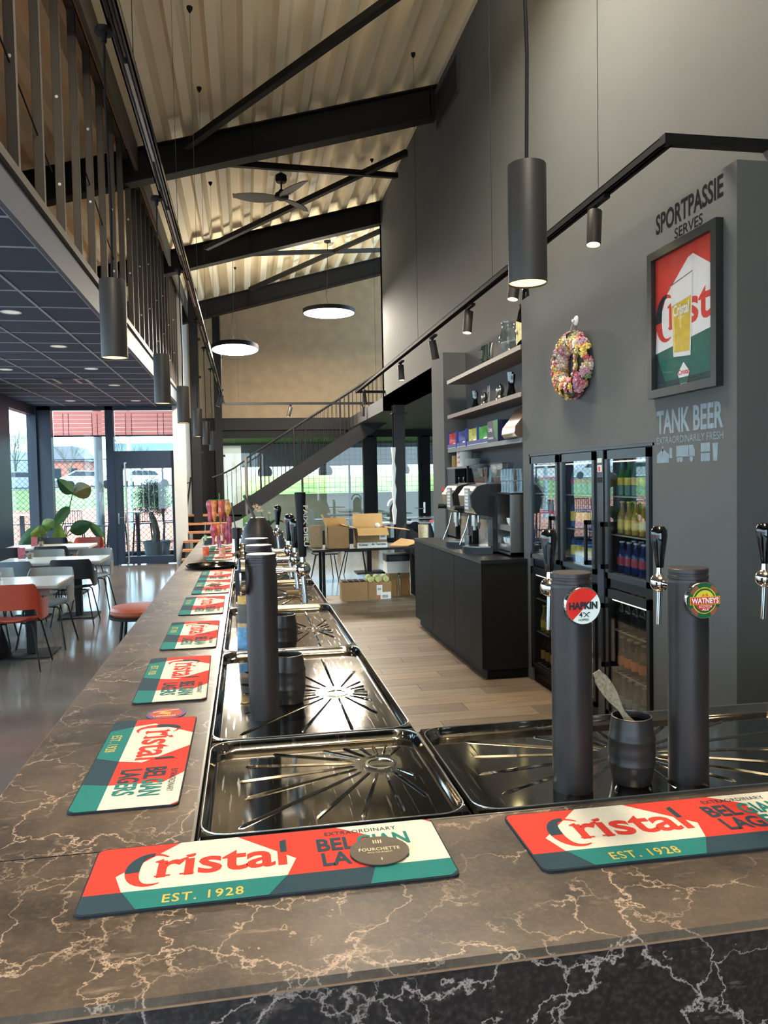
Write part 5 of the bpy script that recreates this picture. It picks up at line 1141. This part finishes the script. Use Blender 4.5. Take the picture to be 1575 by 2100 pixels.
for dx in (0,.42):
    for k,(a,b_) in enumerate((((.0,0,.45),(-.12,-.05,0)),((.05,.3,.45),(-.03,.38,0)),((.3,0,.45),(.36,-.05,0)),((.3,.3,.45),(.36,.38,0)))): MB().cyl((a[0]+dx*0,a[1]+dx,a[2]),(b_[0],b_[1]+dx,b_[2]),.009,n=6).build('leg',m_black,t,True) if dx==0 else None
B(-.02,-.02,.44,.36,.36,.46).build('seat',m_black,t); MB().grid(lambda u,v:(-.02+.38*u,.36+.04*v,.5+.32*v),6,4,.01).build('back',m_black,t)
o=dup(t,(1.66,13.3,0),-.1,'second black thin-legged chair behind the black table, right one'); t['group']=o['group']='thin-legged chairs behind the black table'
def htable(x,y,z,w_,d_,lab):
    t=thing('pedestal_table',lab,'table',(x,y,0)); B(-w_/2,-d_/2,z-.03,w_/2,d_/2,z).build('table_top',m_ttb,t); B(-.04,-.04,0,.04,.04,z-.03).build('pedestal',m_black,t); B(-.25,-.22,0,.25,.22,.02).build('base_plate',m_black,t)
m_ttb=pm('far_table_top',rgb(120,120,118),.25)
htable(2.16,13.9,.74,.5,.6,'dark pedestal table behind the cardboard boxes'); htable(3.4,16.7,.74,1.3,.7,'grey-topped table right of the steel column'); htable(3.9,18.6,.74,1.2,.7,'grey-topped table by the far glass door'); htable(2.2,18.9,.74,1.3,.6,'table by the far window, behind the stair foot')
t=thing('white_trophy','black figure with white hood-like top standing on the far table beyond the column','ornament',(3.25,17.0,.74)); MB().lathe([(.14,0),(.12,.1),(.13,.3),(.05,.42)],n=14).build('body',m_black,t,True); MB().grid(lambda u,v:(.13*math.cos(PI*u)-.02,.05*(v-.5),.34+.15*math.sin(PI*u)),10,2,.03).build('white_arc',m_white,t,True)
t=thing('coat_pile','dark coats heaped on a chair near the far end of the back counter','coats',(2.62,11.9,0)); MB().grid(lambda u,v:((.34-.1*v)*math.cos(2*PI*u)*(1+.12*math.sin(10*PI*u)),(.26-.1*v)*math.sin(2*PI*u),.5+.42*v*(1-.2*math.sin(6*PI*u)*v)),30,8).build('cloth',m_black,t,True); B(-.2,-.2,.44,.2,.2,.5).build('chair_seat',m_black,t)
for sx in (-1,1):
    for sy in (-1,1): MB().cyl((sx*.18,sy*.18,.45),(sx*.22,sy*.22,0),.012,n=6).build('leg',m_black,t)
t=thing('straw_bin','cream and clear container standing on the right end of the black table','container',(2.50,10.95,.745)); MB().lathe([(.07,0),(.075,.27),(.07,.27),(.065,.01),(0,.01)],n=20,cap=False).build('vessel',pm('cream_container',rgb(190,170,130),.4,var=.2),t,True)
t=thing('spray_bottle','clear spray bottle with red trigger on the table beyond the counter','bottle',(3.05,12.6,.74)); MB().lathe([(.05,0),(.052,.16),(.02,.2),(.015,.22),(0,.22)],n=16,cap=False).build('body',pm('pale_blue_plastic',rgb(160,190,205),.3),t,True); b=MB(); b.box(-.06,-.012,.22,.03,.012,.25); b.box(-.05,-.008,.18,-.035,.008,.22); b.build('trigger',bm[1],t)
htable(3.05,12.6,.74,.7,.6,'small dark table behind the far end of the back counter')
# ================= SMALL THINGS ON THE BAR =================
t=thing('serving_tray','round black serving tray lying on the marble','tray',(-.255,5.62,ZB)); MB().lathe([(0,.002),(.155,.002),(.175,.022),(.178,.024),(.18,.022),(.16,0),(0,0)],n=48,cap=False).build('dish',m_blackg,t,True)
for (x,y,c1,c2,lb,st_) in ((-.325,6.30,(150,190,120),(214,90,50),'small clear bottle with green neck and orange label behind the black tray, left one',(200,150,80)),(-.195,6.20,(215,200,190),(220,150,130),'small clear bottle with pinkish label behind the black tray, right one',(230,226,220))):
    t=thing('dressing_bottle',lb,'bottle',(x,y,ZB+.004)); q=.88
    MB().lathe([(.026*q,0),(.028*q,.005),(.028*q,.09),(.024*q,.11),(.011*q,.14),(.011*q,.185),(.013*q,.186),(.013*q,.2),(0,.2)],n=20,cap=False).build('glass_body',m_cglass,t,True)
    MB().lathe([(.0285*q,.02),(.0285*q,.085)],n=20,cap=False).build('paper_label',col('dl'+lb,rgb(*c2),.5,var=.5,scale=40),t,True); MB().lathe([(.0115*q,.14),(.0115*q,.18)],n=14,cap=False).build('neck_label',col('dn'+lb,rgb(*c1),.5),t,True); MB().cyl((0,0,.2),(.002,0,.27),.0025,n=6).build('pourer',m_inox,t)
t=thing('pouch_display','wire stand hung with red, pink and orange bottle-shaped pouches on the far bar','display',(-.24,7.25,ZB+.0))
b=MB(); b.cyl((0,0,0),(0,0,.50),.004); b.tube([(-.1,0,.44),(.09,0,.44)],.003,6); b.tube([(-.08,0,.22),(.10,0,.22)],.003,6); b.tube([(-.09,-.05,.004),(0,0,.03),(.09,-.05,.004)],.003,6); b.build('wire_stand',pm('green_wire',rgb(90,150,70),.5),t)
pc=[pm('pouch_%d'%i,rgb(*c),.2,var=.5,scale=30) for i,c in enumerate([(180,80,92),(206,124,70),(196,92,70),(150,66,90),(206,150,80)])]
for k,(x,z) in enumerate(((-.09,.44),(-.05,.44),(.01,.44),(.04,.44),(.07,.44),(-.06,.23),(-.02,.23),(.02,.23),(.06,.23))):
    def po(u,v,x=x,z=z,k=k):
        h=.19; rr=.010+.012*math.sin(PI*min(1,.2+v*.95))+.004*math.sin(9*v+k); a=2*PI*u; return (x+rr*1.25*math.cos(a),rr*.7*math.sin(a)-.012*(k%3)+.005,z-.005-h*v+.003*math.sin(7*a))
    MB().grid(po,12,10).build('pouch',pc[k%5],t,True)
MB().grid(lambda u,v:(.085+.02*math.cos(2*PI*u),.02*math.sin(2*PI*u)-.02,.05+.24*v),10,3).build('pink_tube',pc[3],t,True); MB().grid(lambda u,v:(-.01+.016*math.cos(2*PI*u),.016*math.sin(2*PI*u)-.03,.0+.12*v),10,3).build('pink_tube',pc[3],t,True)
t=thing('papers','pile of papers and cards on the far end of the bar behind the pouches','papers',(-.28,7.9,ZB))
for k in range(6): MB().box(-.10+.01*k,-.08,.004*k,.10+.008*(k%3),.07,.004*k+.003).shift((0,0,0),.1*k).build('sheet',m_paper,t)
B(.06,-.02,.03,.13,.0,.11).build('card_stand',m_paper,t)
tag(B(-.42,7.75,ZB,-.33,7.95,ZB+.06).build('black_holder',m_blk2),'low black holder at the far left of the bar','holder'); 
t=thing('straw_holder','dark ribbed holder with a long thin stirrer beside the pouches','holder',(-.09,6.95,ZB)); MB().lathe([(.02,0),(.022,.1),(.04,.105),(.045,.2),(.04,.2),(.0,.12)],n=16,cap=False).build('cup',m_blk2,t,True)
for k in range(8): a=2*PI*k/8; MB().cyl((.04*math.cos(a),.04*math.sin(a),.11),(.046*math.cos(a),.046*math.sin(a),.2),.003,n=4).build('rib',m_stud,t)
MB().tube([(0,0,.12),(-.04,0,.42)],.006,6).build('stirrer',m_stud,t)
t=thing('coffee_card','blue and white printed cone-shaped card behind the side towers','card',(-.035,3.95,ZB)); MB().add([(-.02,0,.16),(.01,0,.16),(.06,0,.36),(.02,.01,.38),(-.02,.005,.16),(.01,.005,.16),(.06,.005,.36),(.02,.015,.38)],[(0,1,2,3),(7,6,5,4),(0,4,5,1),(1,5,6,2),(2,6,7,3),(3,7,4,0)]).build('card_body',pm('card_blue',rgb(150,180,220),.5,var=.5,scale=30),t); B(-.03,0,0,.03,.03,.16).build('foot',m_blk2,t)
t=thing('funnel_dispenser','matte black dispenser with tapered shoulder and angled rod, behind the nearest side tower','dispenser',(.045,3.30,ZB-.016)); MB().lathe([(.075,0),(.075,.36),(.07,.375),(.06,.42),(.03,.465),(.0,.47)],n=30,cap=False).build('body',m_tower,t,True); MB().cyl((-.01,0,.46),(-.055,0,.56),.006,n=8).build('rod',m_stud,t)
t=thing('potted_orchid','pale orchid in a dark ribbed pot on the far end of the bar','plant',(.17,7.42,ZB)); MB().lathe([(.06,0),(.085,.03)]+[(.09+.004*(k%2)+.002*k/3,.03+.012*k) for k in range(1,10)]+[(.10,.15),(.09,.15),(.07,.12),(0,.12)],n=28,cap=False).build('pot',m_tower,t,True)
for a,L in ((20,.16),(80,.14),(150,.17),(200,.15),(290,.15),(340,.18)):
    c,s=math.cos(R_(a)),math.sin(R_(a)); MB().grid(lambda u,v:(L*u*c-(v-.5)*.06*math.sin(PI*u)*s,L*u*s+(v-.5)*.06*math.sin(PI*u)*c,.13+.10*math.sin(PI*u*.7)+.02*abs(v-.5)),8,4,.002).build('leaf',lf[0],t,True)
MB().tube([(0,0,.12),(-.02,0,.25),(-.04,0,.34),(-.09,0,.38)],.003,6).build('stem',lf[0],t); MB().tube([(0,0,.12),(.03,0,.22),(.04,0,.30)],.003,6).build('stem',lf[0],t)
for k,(x,z) in enumerate(((-.03,.33),(-.05,.36),(-.075,.375),(-.10,.37),(-.06,.33),(-.085,.345),(.04,.31))):
    f=MB()
    for q in range(5): a=2*PI*q/5+k; f.add([(0,0,0),(.010*math.cos(a-.5),-.004,.010*math.sin(a-.5)),(.022*math.cos(a),-.006,.022*math.sin(a)),(.010*math.cos(a+.5),-.004,.010*math.sin(a+.5))],[(0,1,2,3)])
    o=f.build('blossom',pm('orchid_bloom',rgb(206,178,150),.6) if k==0 else bpy.data.materials['orchid_bloom'],t); o.location=(x,-.01,z)
t=thing('stacked_bins','two stacked black plastic bins on the bar below the orchid','bin',(.10,6.62,ZB)); B(0,0,0,.22,.2,.09).build('bin',m_blk2,t); B(-.01,-.01,.09,.21,.2,.12).build('bin_rim',m_mblk,t); B(.0,0,.12,.2,.19,.17).build('bin',m_blk2,t)
t=thing('cork_tool','brown handled bar blade lying on the fifth side mat','tool',(-.19,4.56,ZB+.006),.12); MB().grid(lambda u,v:(-.05+.10*u,.016*math.sin(PI*min(1,.15+u*.8))*math.cos(PI*v),.004+.012*math.sin(PI*v)*math.sin(PI*u)),12,6).build('handle',pm('tool_brown',rgb(92,78,68),.4),t,True); B(-.10,-.006,.001,-.045,.006,.003).build('blade',m_inox,t)
t=thing('corkscrew','corkscrew with cork lying in the fourth steel drip tray','tool',(.20,4.2,ZB-.014)); MB().cyl((0,0,.014),(.065,.0,.014),.012,n=14).build('cork',m_card,t,True); MB().tube([(-.07,.01,.01),(-.03,.0,.014),(0,0,.014)],.004,6).build('wire',m_chrome,t,True)
# made-up cloth roll in place of the colourful jester-like figure
t=thing('cloth_stand_in','blue and ochre striped cloth roll standing in for a figure behind the nearest side tower','cloth',(-.015,2.90,ZB-.016)); 
for k,(z0,z1,mm) in enumerate(((.0,.085,'s_blue'),(.085,.10,'s_skin'),(.10,.17,'s_grey'),(.17,.20,'s_ochre'))):
    cc={'s_blue':(110,160,200),'s_skin':(200,160,120),'s_grey':(90,88,84),'s_ochre':(206,166,90)}[mm]
    MB().grid(lambda u,v:((.030+.003*math.sin(8*PI*u)-.006*(z0+v*(z1-z0))/.2)*math.cos(2*PI*u),(.030+.003*math.sin(8*PI*u))*math.sin(2*PI*u),z0+v*(z1-z0)),24,4).build('cloth_band',pm(mm,rgb(*cc),.7,var=.25,scale=60),t,True)
# ================= OUTDOORS =================
struct('ground_grass',B(-60,20.1,-.3,60,160,-.02),pm('grass_ground',rgb(110,150,60),.9,var=.3,scale=1.5))
pav=struct('terrace',B(-9,17.0,-.1,-1.44,19.6,-.015),pm('joint_grey',rgb(90,92,92),.8))
mpv=pm('paving',rgb(146,152,156),.7,var=.08,scale=4)
for i in range(9):
    for j in range(4): B(-9+i*.84+.004,17.02+j*.64+.004,-.015,-9+(i+1)*.84-.004,17.02+(j+1)*.64-.004,0).build('paving_slab',mpv,pav)
struct('clay_court',B(-45,19.6,-.1,-1.3,58,-.01),pm('clay',rgb(196,122,98),.9,var=.08,scale=1.2))
struct('clay_court_side',B(-50,-30,-.1,-9,19.6,-.012),bpy.data.materials['clay'])
struct('terrace_side',B(-9,-20,-.1,-4.35,17.0,-.015),mpv)
mline=pm('court_line',rgb(228,222,214),.8)
for a in ((-14,24,-13.9,50),(-4.2,24,-4.1,50),(-14,24,-4.1,24.1),(-14,37,-4.1,37.1)): tag(B(a[0],a[1],-.01,a[2],a[3],-.005).build('court_line',mline),'white line painted on the red clay court','court line','lines of the clay court')
mg_=pm('bank_grass',rgb(122,148,92),.9,var=.35,scale=1.2)
struct('grass_bank',MB().ext([(56,-.1),(64,1.35),(70,1.4),(70,-.1)],(-50,0,0),(0,1,0),(0,0,1),(90,0,0)),mg_)
struct('parking_lot',B(-60,64,1.2,60,120,1.38),pm('asphalt',rgb(120,124,126),.9))
struct('grass_bank_near',MB().ext([(23.5,.9),(27,1.7),(34,1.9),(34,-.1),(23.5,-.1)],(-1.2,0,0),(0,1,0),(0,0,1),(40,0,0)),pm('bank_grass_yellow',rgb(136,170,76),.9,var=.4,scale=2.5))
struct('retaining_wall',B(-.0,22.6,-.1,14,22.8,1.30),pm('retaining_concrete',rgb(140,134,122),.8,var=.05,scale=2))
struct('canopy',B(-1.2,20.25,2.80,14,24,2.95),m_steel)
struct('canopy_curtain',B(-1.2,23.9,2.12,14,24,2.8),pm('grey_screen',rgb(96,102,104),.8))
tag(B(-.62,20.3,.0,-.1,20.36,2.6).build('white_pillar',m_white),'pale panel outside at the left edge of the far glass','panel')
# wire mesh outside the far facade
t=thing('wire_mesh','dark square wire mesh fence seen through the far glass','fence',(0,22.2,0)); b=MB()
x=1.6
while x<9: b.box(x,0,1.32,x+.010,.010,2.9); x+=.15
z=1.34
while z<2.9: b.box(1.6,0,z,9,.010,z+.010); z+=.13
b.build('mesh_wires',m_black,t)['kind']='stuff'
for x in (1.55,2.9,5.6,8.2): B(x,0,0,x+.06,.06,2.9).build('post',m_stud,t)
# chain link fence behind the terrace
t=thing('chain_link_fence','dark chain link fence between the terrace and the clay court','fence',(0,19.75,0)); b=MB(); H=2.28;P=.13
def seg(x0,z0,x1,z1):
    dx,dz=x1-x0,z1-z0; L=math.hypot(dx,dz); nx,nz=-dz/L*.004,dx/L*.004
    b.add([(x0-nx,0,z0-nz),(x0+nx,0,z0+nz),(x1+nx,0,z1+nz),(x1-nx,0,z1-nz),(x0,.006,z0),(x1,.006,z1)],[(0,3,2,1),(0,4,5,3),(1,2,5,4)])
x=-8.5-H
while x<-1.3:
    for s in (1,-1):
        xa=x if s==1 else x+H; xb=x+H if s==1 else x
        za,zb=0,H
        def cl(xx): return min(max(xx,-8.5),-1.35)
        if xb==xa: continue
        x0_,x1_=cl(xa),cl(xb)
        if abs(x1_-x0_)<.02: continue
        f0=(x0_-xa)/(xb-xa);f1=(x1_-xa)/(xb-xa); seg(x0_,za+H*f0,x1_,za+H*f1)
    x+=P
b.build('chain_link',m_frame,t)['kind']='stuff'
for z in (2.28,1.62,.75): B(-8.5,-.01,z,-1.35,.01,z+.02).build('rail',m_frame,t)
for x in (-6.6,-5.0,-3.05,-2.0,-1.4): MB().cyl((x,0,0),(x,0,2.3),.02,n=8).build('post',m_frame,t)
t=thing('court_fence','dark post and rail fence along the side clay court','fence',(-9,0,0))
for z in (.05,.95,1.05): B(-.02,-12,z,.02,17,z+.03).build('rail',m_frame,t)
for k in range(12): B(-.03,-11.5+2.5*k,0,.03,-11.44+2.5*k,1.1).build('post',m_frame,t)
tag(MB().cyl((-3.28,18.6,0),(-3.28,18.6,3.6),.095,n=20).build('terrace_column',pm('column_grey',rgb(150,156,162),.4)),'thick pale grey round column on the terrace','column')
for x,y,lb in ((-7.4,30,'left pane'),(-4.2,30,'glass door')): tag(MB().cyl((x,y,0),(x,y,9),.09,.06,10).build('lamp_mast',pm('mast_'+lb,rgb(150,190,205),.4)),'tall pale light mast on the court seen through the '+lb,'mast')
# cars
carc=[(206,214,220),(150,166,180),(190,200,208),(224,228,230),(170,182,194)]
def carm(): 
    p=[(-2.1,.25),(2.1,.25),(2.15,.7),(1.9,.85),(1.2,.95),(.6,1.4),(-1.0,1.45),(-1.8,1.0),(-2.15,.9)]
    return MB().ext(p,(0,-.85,0),(1,0,0),(0,0,1),(0,1.7,0))
cproto=None;carmats=[pm('car_paint_%d'%i,rgb(*c),.2,metal=.3) for i,c in enumerate(carc)]
m_carg=pm('car_glass',rgb(30,40,50),.05)
def car(x,y,z,i,lab,rz=0):
    t=thing('car',lab,'car',(x,y,z),rz,'parked cars outside'); carm().build('car_body',carmats[i%5],t,True)
    MB().ext([(.95,.97),(.55,1.33),(-.95,1.38),(-1.55,1.02)],(0,-.86,0),(1,0,0),(0,0,1),(0,.005,0)).build('side_window',m_carg,t)
    for wx in (-1.35,1.35): MB().cyl((wx,-.87,.32),(wx,-.65,.32),.32,n=16).build('wheel',m_black,t,True)
xs_c=[-40,-35,-30.5,-26,-21.3,-17,-12.3,-7.8,-3]
for i,x in enumerate(xs_c): car(x,66,1.38,i*3+1,['far left','second','third','fourth','fifth','sixth','seventh','eighth','ninth'][i]+' parked car from the left, beyond the clay court')
car(2.2,36,1.75,0,'pale car on the grass level seen low through the stair railing'); struct('upper_road',B(-1.2,34,-.1,40,60,1.75),bpy.data.materials['asphalt'])
t=thing('delivery_van','white van with dark window band beyond the wire mesh','van',(9.0,38,1.75)); MB().ext([(-2.4,.3),(2.4,.3),(2.4,2.0),(-1.2,2.1),(-2.0,1.3),(-2.4,1.1)],(0,-.9,0),(1,0,0),(0,0,1),(0,1.8,0)).build('van_body',m_white,t,True); B(-.9,-.91,1.15,2.0,-.9,1.7).build('window_band',m_carg,t)
for wx in (-1.5,1.5): MB().cyl((wx,-.92,.34),(wx,-.7,.34),.34,n=14).build('wheel',m_black,t,True)
# buildings
t=thing('brick_building','red brick building with grey roof beyond the parked cars','building',(-25.5,100,1.4)); B(0,0,0,6,8,3.2).build('wall',pm('brick_red',rgb(170,110,96),.9,var=.15,scale=3),t); MB().ext([(-.5,3.2),(6.5,3.2),(5,5.0),(1,5.0)],(0,-.3,0),(1,0,0),(0,0,1),(0,8.5,0)).build('roof',pm('roof_grey',rgb(110,112,124),.8),t)
for i in range(3): B(.6+1.9*i,-.05,.9,1.6+1.9*i,0,2.3).build('window',m_carg,t)
t=thing('long_building','long low building with blue-grey roof behind the glass door','building',(-13.5,85,1.4)); B(0,0,0,20,8,2.4).build('wall',pm('wall_beige',rgb(176,160,140),.9),t); B(-.5,-.3,2.4,20.5,8.3,4.5).build('roof',pm('roof_blue',rgb(108,132,160),.7),t)
for i in range(9): B(.8+2.1*i,-.05,.6,1.9+2.1*i,0,1.9).build('window',m_white,t)
t=thing('corrugated_hall','pale corrugated hall seen through the side window on the left','building',(-30,80,1.4)); B(0,0,0,7.5,8,3.8).build('wall',pm('corrugated_pale',rgb(196,216,222),.6),t)
for i in range(22): B(.1+i*.33,-.05,.2,.2+i*.33,0,3.8).build('wall_rib',m_ff,t)
# bare trees
def tree(x,y,z,h,lab,seed,leafy=0.):
    rnd=random.Random(seed); t=thing('bare_tree',lab,'tree',(x,y,z)); tr=MB(); tw=MB(); n_=[0]
    def br(p,d,L,r,lv):
        q=p+d*L; (tr if lv<2 else tw).cyl(p,q,r,r*.65,5 if lv<2 else 3)
        if lv>=5: return
        for k in range(3 if lv else 4):
            dd=(d+Vector((rnd.uniform(-1,1),rnd.uniform(-1,1),rnd.uniform(-.2,.8)))*.62).normalized(); br(q if k else p+d*L*.7,dd,L*rnd.uniform(.6,.8),r*.55,lv+1)
    br(Vector((0,0,0)),Vector((0,0,1)),h*.28,h*.018,0)
    tr.build('trunk',m_bark,t); tw.build('twigs',m_bark,t)['kind']='stuff'
m_bark=pm('bark',rgb(92,104,92),.9)
for x,y,h,lb,s in ((-15.9,76,5.6,'bare tree in the middle of the left dining window',1),(-11.2,74,6.4,'bare tree behind the left part of the glass door fanlight',2),(-9.4,76,4.8,'bare tree behind the lamp mast over the glass door',3),(-21.8,75,6.8,'bare tree seen through the side window, left one',4),(-19.6,72,6.2,'bare tree seen through the side window, right one',5)): tree(x,y,1.4,h,lb,s)
# olive tree in pot
t=thing('olive_tree','olive tree with round grey-green crown in a grey pot on the terrace','tree',(-1.96,17.75,0))
MB().lathe([(.22,0),(.29,.38),(.30,.42),(.28,.42),(.25,.36),(0,.36)],n=30,cap=False).build('pot',pm('pot_grey',rgb(92,100,110),.7),t,True)
MB().tube([(-.02,0,.34),(.0,0,.6),(-.05,0,.85),(-.12,0,1.05)],[.09,.075,.07,.05],8).build('trunk',pm('olive_bark',rgb(84,80,74),.9,var=.3,scale=20,bump=.5),t,True)
tw=MB(); lfm=MB(); rnd=random.Random(3)
for i in range(230):
    a=rnd.uniform(0,2*PI);b_=rnd.uniform(-.9,1.4);R2=.44*rnd.uniform(.35,1); q=Vector((R2*math.cos(a)*math.cos(b_)-.05,R2*.8*math.sin(a)*math.cos(b_),1.32+.40*math.sin(b_)*rnd.uniform(.6,1)))
    tw.cyl((-.05+q.x*.45,q.y*.4,.95+(q.z-.95)*.5),q,.004,.002,3)
    for k in range(20):
        c=q+Vector((rnd.gauss(0,.07),rnd.gauss(0,.06),rnd.gauss(0,.07))); d=Vector((rnd.uniform(-1,1),rnd.uniform(-1,1),rnd.uniform(-.5,1))).normalized(); s_=d.orthogonal().normalized()*.007; L=.040
        lfm.add([c-s_,c+d*L*.5-s_*1.4,c+d*L,c+d*L*.5+s_*1.4],[(0,1,2,3)])
tw.build('branches',bpy.data.materials['olive_bark'],t)['kind']='stuff'; lfm.build('leaves',pm('olive_leaf',rgb(96,110,102),.6,var=.3),t)['kind']='stuff'
# terrace furniture
def hstool(x,y,rz,lab,back=True):
    t=thing('terrace_bar_chair',lab,'chair',(x,y,0),rz,'dark bar chairs on the terrace')
    B(-.2,-.2,.74,.2,.2,.76).build('seat',m_frame,t)
    for sx in (-1,1):
        for sy in (-1,1): MB().cyl((sx*.18,sy*.18,.75),(sx*.24,sy*.24,0),.014,n=6).build('leg',m_frame,t)
    f=MB(); f.tube([(-.23,-.23,.3),(.23,-.23,.3),(.23,.23,.3),(-.23,.23,.3)],.01,6,closed=True); f.build('foot_rail',m_frame,t)
    if back:
        f=MB(); f.tube([(-.2,.2,.78),(-.2,.22,1.08),(.2,.22,1.08),(.2,.2,.78)],.012,6)
        f.build('back_frame',m_frame,t)
        for k in range(7): MB().cyl((-.16+.053*k,.2,.76),(-.16+.053*k,.22,1.08),.007,n=5).build('back_slat',m_frame,t)
    return t
h0=hstool(-2.42,19.07,.1,'dark slatted bar chair at the white high table behind the glass door')
for x,y,rz,lb in ((-1.75,19.2,1.6,'dark bar stool behind the olive pot'),(-3.9,18.8,.3,'slatted bar chair behind the plant in the left window, right one'),(-4.55,18.95,-.3,'slatted bar chair behind the plant in the left window, left one'),(-3.12,18.4,-1.5,'dark bar chair nearest the thick terrace column'),(-2.98,18.95,-1.45,'dark bar chair stacked against the one by the terrace column'),(-5.6,18.6,.2,'slatted bar chair seen through the side window')): dup(h0,(x,y,0),rz,lb)
for x,y,lb in ((-2.45,18.5,'white high terrace table behind the glass door'),(-4.9,18.4,'white high terrace table seen through the side window')):
    t=thing('terrace_table',lb,'table',(x,y,0)); B(-.35,-.3,1.03,.35,.3,1.05).build('table_top',m_white,t); B(-.04,-.04,.02,.04,.04,1.03).build('pedestal',m_frame,t); B(-.25,-.25,0,.25,.25,.02).build('base_plate',m_frame,t)
struct('terrace_far',B(-9,19.6,-.015,-1.44,19.7,.05),m_ff)
